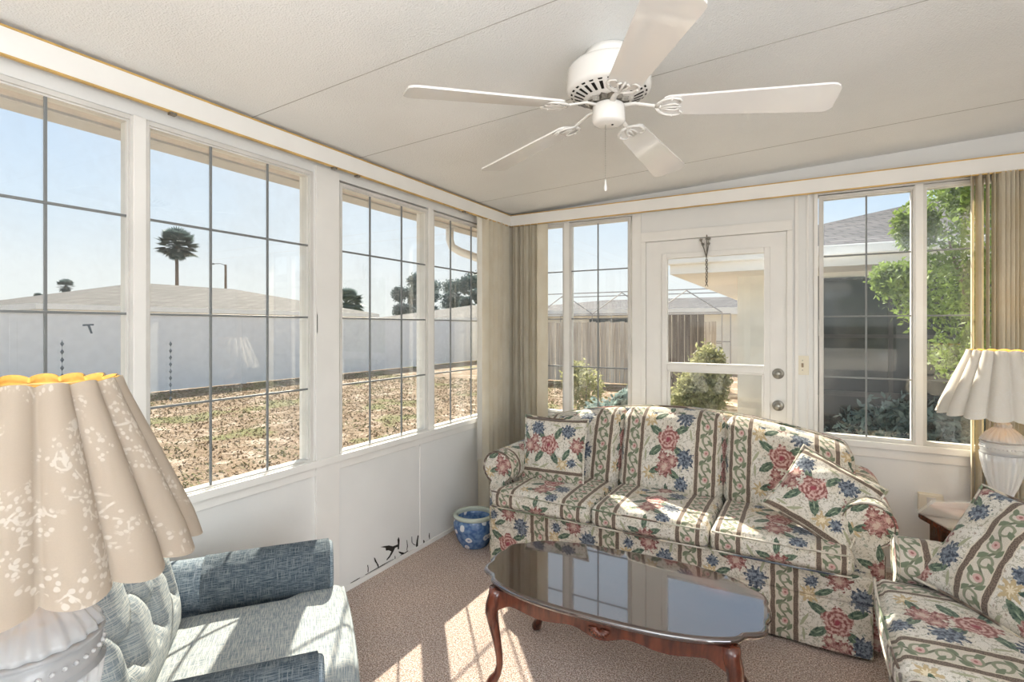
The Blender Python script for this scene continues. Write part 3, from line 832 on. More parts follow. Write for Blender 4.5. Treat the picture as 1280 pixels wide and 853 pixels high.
def crest(x):
    s = abs(x) / .97
    return .925 - .145 * min(s, 1.2) ** 2 - (.05 * smooth((abs(x) - .88) / .12))
make_sofa(sofa, (-.925, -.30, .30, .885), .86, .935, .105, .565, .115, crest, .955)
love = thing('loveseat', 'floral striped tapestry loveseat at the right edge facing the coffee table', 'loveseat', (.222, 1.80, 0), radians(-90))
make_sofa(love, (-.64, .0, .64), .86, .665, .088, .535, .065, lambda x: .86 - .05 * (abs(x) / .7) ** 2, .70)

def pillow(name, label, loc, rot, size=.41, th=.13, uo=(0, 0), swap=False, group=None):
    bm = B(); uvl = bm.loops.layers.uv.verify(); n = 22; half = size / 2
    V = {}
    def vert(i, j, s):
        edge = i in (0, n) or j in (0, n)
        k = (i, j, 0 if edge else s)
        if k not in V:
            u = -1 + 2 * i / n; v = -1 + 2 * j / n
            pinch = 1 - .07 * (1 - u * u) * abs(v) ** 3 ; pinch2 = 1 - .07 * (1 - v * v) * abs(u) ** 3
            t = max(0, (1 - u ** 2)) ** .55 * max(0, (1 - v ** 2)) ** .55
            wr = .006 * sin(7 * u + 5 * v) * t + .004 * sin(13 * v - 9 * u) * t
            V[k] = bm.verts.new((u * half * pinch2, s * (th / 2 * t + wr) if not edge else 0, v * half * pinch))
        return V[k]
    for s in (-1, 1):
        for i in range(n):
            for j in range(n):
                q = [(i, j), (i + 1, j), (i + 1, j + 1), (i, j + 1)]
                f = bm.faces.new([vert(a, b, s) for a, b in (q if s < 0 else q[::-1])]); f.smooth = True
                for lp, (a, b) in zip(f.loops, (q if s < 0 else q[::-1])):
                    uu, vv = (a / n) * size, (b / n) * size
                    if swap: uu, vv = vv, uu
                    lp[uvl].uv = (uu + uo[0], vv + uo[1])
    t_ = thing(name, label, 'pillow', loc, 0, group)
    t_.rotation_euler = rot
    p = obj('cover', bm, M['floral'], t_)
    pts = []
    for (i0, j0, i1, j1) in ((0, 0, n, 0), (n, 0, n, n), (n, n, 0, n), (0, n, 0, 0)):
        for k in range(n):
            i = i0 + (i1 - i0) * k / n; j = j0 + (j1 - j0) * k / n; u = -1 + 2 * i / n; v = -1 + 2 * j / n
            pts.append((u * half * (1 - .07 * (1 - v * v) * abs(u) ** 3), 0, v * half * (1 - .07 * (1 - u * u) * abs(v) ** 3)))
    piping(t_, pts, .006, closed=True)
    return t_
pillow('throw_pillow', 'square floral pillow propped upright at the left end of the sofa', (-1.375, 2.93, .655), (radians(-14), 0, radians(4)), .42, .14, uo=(.0, .0), swap=True)
pillow('throw_pillow', 'square floral pillow tilted against the right arm of the sofa', (.06, 2.81, .635), (radians(-42), radians(24), radians(-14)), .375, .13, uo=(.07, .06), swap=True)
pillow('throw_pillow', 'floral pillow leaning on the loveseat at the right edge', (.58, 2.29, .655), (radians(-38), radians(4), radians(-52)), .43, .14, uo=(.255, .18))

# ------------------------------------------------------------------ coffee table
def wood(name, c0, c1, rough, coat=0, sc_=(2, 18, 18)):
    m = Mat(name, rough, .5); v = m.coord('Object', scale=sc_, warp=.05, wscale=3)
    f = m.noise(3.0, 6, v, .6); m.col(m.mix(f.step(.3, .7), c0, c1)); m.b.inputs['Coat Weight'].default_value = coat; m.b.inputs['Coat Roughness'].default_value = .03; m.b.inputs['Coat IOR'].default_value = 2.3 if coat == 1.0 else 1.5
    return m.m
M['mahog'] = wood('polished_mahogany_top', (.018, .006, .005), (.040, .011, .008), .10, 1.0)
M['mahleg'] = wood('mahogany_leg', (.055, .014, .008), (.15, .038, .018), .25, .6, (14, 14, 3))
TZ = .425
tb = thing('coffee_table', 'oval mahogany coffee table with glossy dark top and cabriole legs', 'coffee table', (-.655, 1.985, 0), radians(3.5))
def outline(k=0.0, n=120, a=.545, b=.295):
    pts = []
    for i in range(n):
        t = 2 * pi * i / n; c_, s_ = cos(t), sin(t); e = 2 / 2.7
        x = a * abs(c_) ** e * (1 if c_ >= 0 else -1); y = b * abs(s_) ** e * (1 if s_ >= 0 else -1)
        # scalloped corners
        ang = abs(atan2(abs(y) / b, abs(x) / a)); m_ = 1 - .030 * math.exp(-((ang - .60) / .07) ** 2) + .012 * math.exp(-((ang - .43) / .08) ** 2) - .018 * math.exp(-((ang - .22) / .06) ** 2)
        x *= m_; y *= m_
        L = sqrt((x / a) ** 2 + (y / b) ** 2); pts.append((x - k * (x / a) / max(L, .01), y - k * (y / b) / max(L, .01)))
    return pts
bm = B(); rings = []
for k, z in ((.30, TZ), (.016, TZ), (.010, TZ - .0008), (.004, TZ - .004), (0, TZ - .010), (.001, TZ - .015), (.008, TZ - .018), (.009, TZ - .022), (.016, TZ - .028), (.05, TZ - .028)):
    if k == .30: continue
    rings.append([bm.verts.new((x, y, z)) for x, y in outline(k)])
for a, b in zip(rings, rings[1:]):
    for i in range(len(a)):
        f = bm.faces.new((a[i], a[(i + 1) % len(a)], b[(i + 1) % len(a)], b[i])); f.smooth = True
bm.faces.new(rings[0]); bm.faces.new(rings[-1][::-1])
obj('table_top', bm, M['mahog'], tb)
# serpentine apron
def apron(bm, pth, low, z1, th=.018):
    n = len(pth) - 1; A = [];Bv = []
    for i, (x, y) in enumerate(pth):
        t = i / n
        j0, j1 = max(i - 1, 0), min(i + 1, n); d = Vector((pth[j1][0] - pth[j0][0], pth[j1][1] - pth[j0][1])).normalized(); nx, ny = -d.y * th, d.x * th
        A.append((bm.verts.new((x, y, z1)), bm.verts.new((x, y, low(t)))))
        Bv.append((bm.verts.new((x + nx, y + ny, z1)), bm.verts.new((x + nx, y + ny, low(t)))))
    for i in range(n):
        bm.faces.new((A[i][0], A[i][1], A[i + 1][1], A[i + 1][0])); bm.faces.new((Bv[i][0], Bv[i + 1][0], Bv[i + 1][1], Bv[i][1]))
        bm.faces.new((A[i][1], Bv[i][1], Bv[i + 1][1], A[i + 1][1])); bm.faces.new((A[i][0], A[i + 1][0], Bv[i + 1][0], Bv[i][0]))
    bm.faces.new((A[0][0], Bv[0][0], Bv[0][1], A[0][1])); bm.faces.new((A[-1][0], A[-1][1], Bv[-1][1], Bv[-1][0]))
def lowlong(t):
    s = abs(2 * t - 1)
    return TZ - .028 - (.048 + .030 * math.exp(-(s / .16) ** 2) + .018 * (0.5 + .5 * cos((s - .52) * 9)) * (1 - math.exp(-(s / .2) ** 2)) + .028 * smooth((s - .82) / .18))
def lowshort(t):
    s = abs(2 * t - 1); return TZ - .028 - (.040 + .018 * math.exp(-(s / .3) ** 2) + .028 * smooth((s - .7) / .3))
lx, ly = .425, .212
for sy in (-1, 1):
    bm = B(); apron(bm, [(-lx + 2 * lx * i / 60, sy * (ly + .018 + .012 * (1 - (2 * i / 60 - 1) ** 2))) for i in range(61)], lowlong, TZ - .027, .016 * -sy)
    ap = obj('apron', bm, M['mahleg'], tb)
    # carved shell in the middle
    bm = B()
    for k in range(9):
        a = pi + pi * (k + .5) / 9
        cx_, cz_ = 0, TZ - .062
        tube(bm, [(cx_ + .006 * cos(a), sy * (ly + .031), cz_ + .006 * sin(a)), (cx_ + .022 * cos(a), sy * (ly + .037), cz_ + .020 * sin(a)), (cx_ + .038 * cos(a), sy * (ly + .034), cz_ + .032 * sin(a))], [.003, .0055, .006], 6)
    obj('carved_shell', bm, M['mahleg'], ap, smooth=True)
for sx_ in (-1, 1):
    bm = B(); apron(bm, [(sx_ * (lx + .018 + .012 * (1 - (2 * i / 30 - 1) ** 2)), -ly + 2 * ly * i / 30) for i in range(31)], lowshort, TZ - .027, .016 * sx_)
    obj('apron', bm, M['mahleg'], tb)
for sx_ in (-1, 1):
    for sy in (-1, 1):
        bm = B(); d = Vector((sx_ * .75, sy * .55)).normalized()
        prof = [(0, TZ - .028, .030), (.004, TZ - .06, .030), (.016, TZ - .095, .029), (.020, TZ - .12, .026), (.012, TZ - .17, .021), (.0, TZ - .23, .017), (-.010, TZ - .29, .0145), (-.012, TZ - .33, .0135), (-.004, TZ - .365, .015), (.012, .040, .020), (.024, .018, .023), (.024, .004, .019), (.022, 0, .016)]
        tube(bm, [(sx_ * lx + d.x * o_, sy * ly + d.y * o_, z) for o_, z, r in prof], [r for o_, z, r in prof], 14)
        obj('leg', bm, M['mahleg'], tb, smooth=True)

# ------------------------------------------------------------------ end tables
et = thing('end_table', 'octagonal mahogany end table with a glass top beside the sofa at right', 'end table', (.79, 3.13, 0))
ETZ = .54
def octo(R_): return [(R_ * cos(k * pi / 4), R_ * sin(k * pi / 4)) for k in range(8)]
bm = B(); prism(bm, octo(.335), ETZ - .034, ETZ - .006); bmesh.ops.bevel(bm, geom=bm.edges[:], offset=.006, segments=2, affect='EDGES'); obj('table_top', bm, M['mahleg'], et)
bm = B(); prism(bm, octo(.342), ETZ - .0055, ETZ); o = obj('glass_top', bm, M['glass'], et)
bm = B(); prism(bm, octo(.29), .07, ETZ - .035); obj('cabinet_body', bm, M['mahleg'], et)
bm = B(); prism(bm, octo(.31), .0, .07); obj('plinth', bm, M['mahleg'], et)
R8 = Matrix.Rotation(radians(-22.5), 4, 'Z')
bm = B(); box(bm, -.09, .09, -.280, -.266, .12, ETZ - .07, .004, M=R8); dd = obj('door', bm, M['mahleg'], et)
bm = B(); lathe(bm, [(.001, 0), (.010, 0), (.012, .010), (.001, .014)], 12); bmesh.ops.transform(bm, matrix=R8 @ Matrix.Translation((.06, -.280, .32)) @ Matrix.Rotation(radians(90), 4, 'X'), verts=bm.verts); obj('knob', bm, M['gold'], dd)
rt = thing('side_table', 'small round pedestal table carrying the near cream lamp', 'side table', (-1.09, .345, 0))
bm = B(); lathe(bm, [(.001, .535), (.19, .535), (.215, .545), (.22, .555), (.215, .562), (.001, .562)], 40); obj('table_top', bm, M['mahleg'], rt, smooth=False)
bm = B(); lathe(bm, [(.02, .535), (.035, .50), (.022, .44), (.038, .34), (.045, .26), (.025, .20), (.03, .16), (.02, .14)], 24); obj('pedestal', bm, M['mahleg'], rt, smooth=True)
for k in range(3):
    a = k * 2 * pi / 3 + .4; bm = B(); tube(bm, [(.01 * cos(a), .01 * sin(a), .20), (.08 * cos(a), .08 * sin(a), .17), (.14 * cos(a), .14 * sin(a), .07), (.19 * cos(a), .19 * sin(a), .014)], [.02, .017, .013, .012], 10); obj('leg', bm, M['mahleg'], rt, smooth=True)
ob = thing('outlet_box', 'small cream surface box low on the back wall behind the end table', 'outlet box', (.592, YB, .44))
bm = B(); box(bm, -.055, .055, -.045, 0, -.05, .05, .003); obj('housing', bm, M['ivory'], ob)
bm = B(); box(bm, -.02, .02, -.048, -.044, -.035, .035, .001); obj('socket_face', bm, M['frame'], ob)

# ------------------------------------------------------------------ lamps
def shade_mat(name, base, emb, embamt):
    m = Mat(name, .85, .15); g = m.g
    uv = m.coord('UV', warp=.006, wscale=60)
    if embamt:
        v1 = m.vor(120, uv); mask = m.noise(15, 2, m.coord('UV'))
        n = g.nodes.new('ShaderNodeTexVoronoi'); n.feature = 'DISTANCE_TO_EDGE'; n.inputs['Scale'].default_value = 32; g.links.new(uv, n.inputs[0])
        stem = X(g, n.outputs[0]).step(.05, .025)
        pet = v1.step(.42, .32)
        sel = mask.step(.50, .53)
        f = (pet * sel).mxx(stem * mask.step(.52, .56) * m.noise(50, 1, uv).step(.47, .53)) * embamt
        th = m.noise(700, 2, uv)
        m.col(m.mix(f, m.mix(th.step(.3, .7), tuple(c * .95 for c in base), base), emb)); m.bump(f, .2, .001)
    else:
        th = m.noise(500, 2, uv); m.col(m.mix(th.step(.3, .7), tuple(c * .95 for c in base), base)); m.bump(th, .1, .001)
    tr = g.nodes.new('ShaderNodeBsdfTranslucent'); tr.inputs[0].default_value = (.85, .76, .62, 1)
    mx = g.nodes.new('ShaderNodeMixShader'); mx.inputs[0].default_value = .28
    g.links.new(m.b.outputs[0], mx.inputs[1]); g.links.new(tr.outputs[0], mx.inputs[2]); g.links.new(mx.outputs[0], m.out.inputs[0]); return m.m
M['shade'] = shade_mat('embroidered_cream_shade', (.47, .40, .325), (.74, .69, .62), .65)
M['shade2'] = shade_mat('plain_cream_shade', (.88, .83, .74), (.95, .93, .9), .25)
M['lining'] = plain('yellow_shade_lining', (.52, .34, .11), .8, .1)
mcr = Mat('cut_crystal', .10, .6, (.97, .98, .98)); mcr.b.inputs['Transmission Weight'].default_value = .60; mcr.b.inputs['IOR'].default_value = 1.45
mcr.bump(mcr.vor(90), .25, .001); M['crystal'] = mcr.m
M['brass'] = plain('aged_brass', (.55, .40, .18), .3, .5, metal=.9)
M['bulb'] = plain('frosted_bulb', (.9, .88, .82), .4, .4)
def lamp(name, label, loc, rb, rt_, z0, z1, mat, npl=16, urn=1.0, rz=0, watts=0):
    L = thing(name, label, 'table lamp', loc, rz)
    bz = loc[2]
    # pleated, scalloped shade
    def shell(bm, k, inset, zi=0):
        uvl = bm.loops.layers.uv.verify(); n = npl * 14; m_ = 16; rings = []
        for j in range(m_ + 1):
            t = j / m_; ring = []
            for i in range(n):
                a = 2 * pi * i / n; ph = abs(sin(npl * a / 2)); lob = ph ** .75
                R_ = (rb + (rt_ - rb) * t ** 1.04) ; R_ *= (1 - .115 * (1 - lob)); R_ -= inset
                z = z0 - bz + (z1 - z0) * t
                if t < .12: z -= .011 * lob * (1 - t / .12)
                if t > .93: z += .006 * lob * (t - .93) / .07
                ring.append(bm.verts.new((R_ * cos(a), R_ * sin(a), z)))
            rings.append(ring)
        for j in range(m_):
            for i in range(n):
                f = bm.faces.new((rings[j][i], rings[j][(i + 1) % n], rings[j + 1][(i + 1) % n], rings[j + 1][i])); f.smooth = True
                for lp, (ii, jj) in zip(f.loops, ((i, j), (i + 1, j), (i + 1, j + 1), (i, j + 1))): lp[uvl].uv = (ii / n * 2 * pi * (rb + (rt_ - rb) * .4), jj / m_ * (z1 - z0))
    bm = B(); shell(bm, 1, 0); sh = obj('lamp_shade', bm, M[mat], L, fix=False)
    bm = B(); shell(bm, 1, .0035); obj('shade_lining', bm, M['lining'], sh, fix=False)['label'] = 'golden yellow inner lining'
    rr, zq = rb * .86, z0 - bz + .006
    bm = B(); tube(bm, [(rr * cos(2 * pi * i / 40), rr * sin(2 * pi * i / 40), zq) for i in range(40)], .0018, 6, closed=True); obj('shade_ring', bm, M['brass'], sh)
    rr, zq = rt_ * .87, z1 - bz - .012
    bm = B(); tube(bm, [(rr * cos(2 * pi * i / 40), rr * sin(2 * pi * i / 40), zq) for i in range(40)], .0018, 6, closed=True)
    for k in range(3):
        a = k * 2 * pi / 3; tube(bm, [(0, 0, z1 - bz - .022), (rt_ * .87 * cos(a), rt_ * .87 * sin(a), z1 - bz - .012)], .0016, 6)
    obj('shade_ring', bm, M['brass'], sh)
    # crystal urn
    u = urn; H = z0 - bz
    def fl(r, z, a): return (r * (1 + .035 * cos(20 * a)) if r > .03 * u else r, z)
    bm = B(); lathe(bm, [(.058 * u, 0), (.064 * u, .008), (.064 * u, .022), (.05 * u, .032), (.032 * u, .05), (.026 * u, .07), (.036 * u, .085), (.040 * u, .10)], 80, mod=lambda r, z, a: (r * (1 + .02 * cos(16 * a)), z)); obj('foot', bm, M['crystal'], L, smooth=True)
    zb = .10; zh = H - .035
    pf = [(.036, 0), (.042, .04), (.056, .14), (.072, .30), (.083, .46), (.087, .56)]
    bm = B(); lathe(bm, [(r * u, zb + t * (zh - zb)) for r, t in pf], 120, mod=fl); lathe(bm, [(r * u, zb + t * (zh - zb)) for r, t in ((.084, .56), (.091, .575), (.084, .59), (.0855, .60), (.087, .70), (.084, .705), (.0905, .715), (.084, .73))], 96); obj('urn_body', bm, M['crystal'], L, smooth=True)
    bm = B(); lathe(bm, [(r * u, zb + t * (zh - zb)) for r, t in ((.086, .735), (.083, .76), (.065, .84), (.042, .90), (.030, .93), (.034, .95), (.024, 1.0))], 120, mod=fl); obj('urn_shoulder', bm, M['crystal'], L, smooth=True)
    bm = B()
    for k in range(36):
        a = 2 * pi * k / 36; bmesh.ops.create_icosphere(bm, subdivisions=1, radius=.0042 * u, matrix=Matrix.Translation((.0875 * u * cos(a), .0875 * u * sin(a), zb + .65 * (zh - zb))))
    obj('beaded_band', bm, M['crystal'], L, smooth=True)
    bm = B(); lathe(bm, [(.012, zh), (.020, zh + .002), (.020, zh + .010), (.010, zh + .016), (.010, zh + .07), (.017, zh + .075), (.017, zh + .125), (.001, zh + .125)], 20); obj('socket', bm, M['brass'], L, smooth=True)
    bm = B(); lathe(bm, [(.012, zh + .125), (.016, zh + .145), (.030, zh + .175), (.029, zh + .205), (.015, zh + .222), (.001, zh + .226)], 20); obj('bulb', bm, M['bulb'], L, smooth=True)
    bm = B()
    for s in (-1, 1): tube(bm, [(s * .016, 0, zh + .075), (s * .05, 0, zh + .12), (s * .055, 0, zh + .18), (s * .03, 0, z1 - bz - .035), (0, 0, z1 - bz - .022)], .002, 6)
    obj('harp', bm, M['brass'], L)
    if watts:
        d = bpy.data.lights.new('lamp_bulb', 'POINT'); d.energy = watts; d.color = (1, .78, .5); d.shadow_soft_size = .03
        o = bpy.data.objects.new('lamp_bulb', d); C.objects.link(o); o.parent = L; o.location = (0, 0, zh + .26)
    return L
lamp('table_lamp', 'big cream embroidered pleated shade lamp with crystal base in the left foreground', (-1.09, .345, .563), .238, .118, 1.050, 1.332, 'shade', 16, 1.05, rz=.12, watts=1.0)
lamp('table_lamp', 'cream pleated shade lamp with crystal urn base on the end table at right', (.785, 3.23, ETZ + .001), .248, .130, 1.020, 1.312, 'shade2', 16, .95, rz=.3, watts=2.2)

# ------------------------------------------------------------------ blue armchair
def denim_mat():
    m = Mat('slubbed_blue_fabric', .9, .15); uv = m.coord('UV')
    def st(sc_): 
        v = m.g.nodes.new('ShaderNodeVectorMath'); v.operation = 'MULTIPLY'; m.g.links.new(uv, v.inputs[0]); v.inputs[1].default_value = sc_; return m.noise(1.0, 3, v.outputs[0], .65)
    a = st((22, 420, 1)); b = st((420, 22, 1)); n = m.noise(500, 2, uv)
    c = m.mix(a.step(.42, .66), (.085, .125, .165), (.36, .41, .44)); c = m.mix(b.step(.50, .68), c, (.40, .44, .46))
    c = m.mix(n.step(.6, .8), c, (.52, .53, .50)); m.col(c); m.bump(a + b, .4, .002); return m.m
M['denim'] = denim_mat()
def sunlit_denim_mat():  # same blue fabric, sunlight on seat and back put into a paler colour
    m = Mat('slubbed_blue_sunlit', .9, .15); uv = m.coord('UV')
    def st(sc_): 
        v = m.g.nodes.new('ShaderNodeVectorMath'); v.operation = 'MULTIPLY'; m.g.links.new(uv, v.inputs[0]); v.inputs[1].default_value = sc_; return m.noise(1.0, 3, v.outputs[0], .65)
    a = st((18, 380, 1)); b = st((380, 18, 1))
    c = m.mix(a.step(.40, .64), (.20, .245, .275), (.50, .51, .48)); c = m.mix(b.step(.5, .7), c, (.52, .52, .49)); m.col(c); m.bump(a + b, .4, .002); return m.m
M['denim_sunlit'] = sunlit_denim_mat()
ac = thing('armchair', 'blue grey slubbed armchair with tufted back and rolled arms beside the near lamp', 'armchair', (-1.325, 1.215, 0), radians(-39))
def buv(x, y, z, ax, s): return (y, z) if ax == 0 else (x, y + z)
bm = B()
rbox(bm, .03, -.36, .19, .80, .66, .34, .03, .05, uvf=buv); obj('chair_base', bm, M['denim'], ac)
sxh = .29
def sd(q, n_):
    fx_ = max(0, 1 - n_.x ** 2); fy_ = max(0, 1 - n_.y ** 2)
    ty = smooth((-.13 - q.y) / .05)
    wx = .82 + .18 * (1 - ty)
    if abs(n_.x) > .4: q.x = .03 + (q.x - .03) * (wx if abs(n_.x) > .99 or True else 1)
    if n_.z > 0: q.z += .028 * fx_ ** .5 * fy_ ** .5 * n_.z
    if n_.y > 0: q.y += .02 * fx_ ** .6 * n_.y
    return q
bm = B(); rbox(bm, .03, -.31, .372, .70, .64, .13, .035, .035, deform=sd, uvf=buv); sc_ = obj('seat_cushion', bm, M['denim_sunlit'], ac)
pts = [(.03 + .345 * cos(t) if abs(cos(t)) < .98 else .03 + .345 * cos(t), .0, .45) for t in (pi, 2.4, 1.57, .7, 0)]
bm = B(); tube(bm, [(.03 + x, .009 + .013 * (1 - (x / .34) ** 2), .424) for x in [-.33 + .66 * i / 14 for i in range(15)]], .005, 6)
uvl = bm.loops.layers.uv.verify(); obj('piping', bm, M['denim_sunlit'], sc_, smooth=True)
# arms: rolled, leaning outwards, with a darker fitted arm cover
for s in (-1, 1):
    cx_ = .03 + s * .375; zc, r = .500, .092
    def prof(y, k, r=r, grow=0):
        out = []
        for i in range(23):
            a = radians(-58) + radians(296) * i / 22
            out.append((cx_ + (r * k + grow) * cos(a), y, zc + (r * k + grow) * sin(a)))
        out += [(cx_ - .062 * k, y, .42), (cx_ - .062 * k, y, .04), (cx_ + .062 * k, y, .04), (cx_ + .062 * k, y, .42)]
        return out
    bm = B(); ys = [-.075 + (.05 if s < 0 else 0), -.080 + (.05 if s < 0 else 0), -.042 if s < 0 else -.092] + [(-.045 if s < 0 else -.092) - .58 * i / 10 for i in range(1, 11)] + [-.70]
    ks = [.88, .96, 1.0] + [1.0] * 10 + [.94]
    loft(bm, [prof(y, k) for y, k in zip(ys, ks)], capuv=lambda c: (c.x, c.z)); arm = obj('arm', bm, M['denim'], ac)
    bm = B(); uvl = bm.loops.layers.uv.verify(); sh = []
    a_lo, a_hi = (-55, 215) if s < 0 else (-35, 235)
    for y in ((-.036, -.040, -.20, -.32, -.42, -.46) if s < 0 else (-.088, -.090, -.20, -.32, -.44, -.50)):
        ring = [];g = .005 if y < (-.038 if s < 0 else -.0885) else -.004
        for i in range(22):
            a = radians(a_lo) + radians(a_hi - a_lo) * i / 21; ring.append(bm.verts.new((cx_ + (r + g) * cos(a), y, zc + (r + g) * sin(a))))
        # hanging flap on the seat side
        sh.append(ring)
    for q in range(len(sh) - 1):
        for i in range(21):
            f = bm.faces.new((sh[q][i], sh[q][i + 1], sh[q + 1][i + 1], sh[q + 1][i])); f.smooth = True
            for lp in f.loops: lp[uvl].uv = (lp.vert.co.y, atan2(lp.vert.co.z - zc, lp.vert.co.x - cx_) * r)
    bmesh.ops.solidify(bm, geom=bm.faces[:], thickness=.004)
    obj('arm_cover', bm, M['denim'], arm)['label'] = 'separate fitted cover lying over the arm'
# tufted back
btn = [(x, z) for z, xs in ((.60, (-.19, .0, .19)), (.74, (-.095, .095, -.27, .27)), (.88, (-.19, 0, .19))) for x in xs]
def tuft(q, n_):
    z0_ = q.z; lean = .26
    if n_.y > .2:
        d = 0; x_ = q.x - .03
        for bx_, bz_ in btn:
            dx, dz = x_ - bx_, z0_ - bz_; rr = sqrt(dx * dx + dz * dz)
            d += .040 * math.exp(-(rr / .035) ** 2)
            # diagonal folds
        u = ((x_ - 0) / .19); v = (z0_ - .60) / .28
        p1 = abs(((u + v) % 1 + 1) % 1 - 0); p1 = min(p1, 1 - p1); p2 = abs((u - v) % 1); p2 = min(p2, 1 - p2)
        if .54 < z0_ < .95: d += .020 * (math.exp(-(p1 / .09) ** 2) + math.exp(-(p2 / .09) ** 2))
        e = max(0, 1 - n_.x ** 4) ** .5 * max(0, 1 - n_.z ** 4) ** .5
        q.y += (.065 - d) * e
    q.y -= lean * (z0_ - .42); q.z = z0_ - .03 * n_.x ** 2 * max(0, n_.z)
    return q
bm = B(); rbox(bm, .03, -.60, .70, .62, .14, .56, .05, .014, deform=tuft, uvf=buv); bk = obj('tufted_back', bm, M['denim_sunlit'], ac)
for bx_, bz_ in btn:
    y_ = -.60 + .07 + .020 - .26 * (bz_ - .42); bm = B(); bmesh.ops.create_icosphere(bm, subdivisions=2, radius=.010, matrix=Matrix.Translation((.03 + bx_, y_ - .012, bz_))); obj('button', bm, M['denim_sunlit'], bk, smooth=True)
bm = B(); 
def bf(q, n_): q.y -= .20 * max(0, q.z - .3); return q
rbox(bm, .03, -.715, .53, .78, .10, .96, .04, .05, deform=bf, uvf=buv); obj('back_frame', bm, M['denim'], ac)
for sx_ in (-1, 1):
    for yy in (-.08, -.66): bm = B(); box(bm, .03 + sx_ * .34 - .02, .03 + sx_ * .34 + .02, yy - .02, yy + .02, 0, .045, .004); obj('leg', bm, M['mahleg'], ac)

# ------------------------------------------------------------------ blue and white pot
def pot_mat():
    m = Mat('blue_white_porcelain', .15, .6); v1 = m.vor(16, m.coord('Object', warp=.02, wscale=20)); n = m.noise(40, 2)
    c = m.mix(n.step(.3, .7), (.06, .13, .30), (.16, .27, .46)); c = m.mix(v1.step(.36, .28), c, (.72, .74, .76)); c = m.mix(v1.step(.14, .1), c, (.30, .38, .55)); m.col(c); return m.m
pt = thing('fishbowl_planter', 'blue and white porcelain fishbowl planter on the carpet left of the sofa', 'planter', (-1.905, 2.84, 0))
bm = B(); lathe(bm, [(.001, .002), (.085, .0), (.095, .010), (.118, .06), (.135, .12), (.136, .155), (.124, .185), (.120, .19), (.112, .185), (.120, .14), (.10, .06), (.001, .03)], 48); obj('bowl', bm, pot_mat(), pt, smooth=True)
bm = B(); lathe(bm, [(.120, .182), (.134, .186), (.138, .196), (.134, .207), (.115, .209), (.108, .200), (.112, .180)], 48, cap=False); obj('rim', bm, plain('celadon_rim', (.50, .55, .48), .2, .6), pt, smooth=True)

# ------------------------------------------------------------------ outdoors
GZ = -.15
def yard_mat():
    m = Mat('dry_lawn', .95, .1); a = m.noise(2.2, 6, rough=.7); b = m.noise(.5, 4); d = m.noise(22, 4, rough=.75); e = m.noise(.9, 3)
    c = m.mix(d.step(.3, .7), (.16, .11, .07), (.44, .33, .23))
    c = m.mix(a.step(.50, .62), c, m.mix(d.step(.35, .65), (.40, .30, .22), (.66, .56, .46)))
    c = m.mix(e.step(.56, .64) * d.step(.3, .6), c, (.22, .24, .10)); m.col(c); m.bump(d + a, 1.0, .05); return m.m
bm = B(); box(bm, -90, XL - .45, -40, 90, GZ - .3, GZ); struct('ground', bm, yard_mat(), 'patchy dry lawn outside the left windows')
def bed_mat():
    m = Mat('mulch_bed', .95, .1); d = m.noise(14, 5, rough=.75); a = m.noise(1.2, 4)
    c = m.mix(d.step(.3, .7), (.13, .085, .06), (.44, .34, .25)); c = m.mix(a.step(.48, .6), c, (.60, .50, .38)); m.col(c); m.bump(d, 1.0, .04); return m.m
bm = B(); box(bm, XL - .45, 40, YB + .1, 90, GZ - .3, GZ - .001); struct('ground', bm, bed_mat(), 'mulched garden ground behind the back wall')
bm = B(); box(bm, XL - .45, 40, -40, YB + .1, GZ - .3, GZ - .001); struct('ground', bm, plain('concrete', (.5, .48, .44), .9, var=.1), 'concrete pad beneath the sunroom')
# dry grass tufts (uncountable)
bm = B(); rg = random.Random(3)
for i in range(90000):
    y = rg.uniform(-2, 26); x = -rg.uniform(3.2, 13.6)
    if y > 13.2 or (y > 7.3 and x > -4.3) or rg.random() < .1: continue
    h = rg.uniform(.008, .035) * (1.6 if rg.random() < .1 else 1); a = rg.uniform(0, 2 * pi); w_ = rg.uniform(.006, .022); dx, dy = cos(a) * w_, sin(a) * w_; t = rg.uniform(-.05, .05)
    bm.faces.new([bm.verts.new(p) for p in ((x - dx, y - dy, GZ), (x + dx, y + dy, GZ), (x + t, y + t * .5, GZ + h))])
gm = Mat('dry_grass_blades', .9, .1); gm.col(gm.mix(gm.noise(1.5, 3).step(.45, .6), (.27, .19, .115), (.22, .21, .10)))
tag(obj('dry_grass', bm, gm.m, fix=False), 'dry brown grass tufts scattered over the lawn outside', 'grass', kind='stuff')
# roof overhang with gutter above the left windows
bm = B(); box(bm, -2.56, XL - .02, YF - .3, YB + .4, 2.272, 2.30); sf = struct('eave_soffit', bm, plain('soffit_paint', (.56, .50, .46), .7, var=.08, nscale=20), 'pinkish weathered soffit above the left windows')
bm = B(); box(bm, -2.565, -2.555, YF - .3, YB + .4, 2.262, 2.275); box(bm, -2.70, -2.565, YF - .3, YB + .4, 2.262, 2.37, .01)
gt = thing('rain_gutter', 'pale gutter running along the eave above the left windows', 'gutter', (0, 0, 0)); obj('gutter_trough', bm, plain('gutter_paint', (.48, .47, .46), .5, var=.05), gt)
bm = B(); tube(bm, [(-2.63, 3.55, 2.29), (-2.63, 3.55, 2.16), (-2.61, 3.56, 2.10), (-2.55, 3.60, 2.06), (-2.38, 3.70, 1.99), (-2.325, 3.74, 1.95), (-2.31, 3.75, 1.88), (-2.31, 3.75, -.14)], .034, 10); obj('downspout', bm, M['trim'], gt, smooth=True)
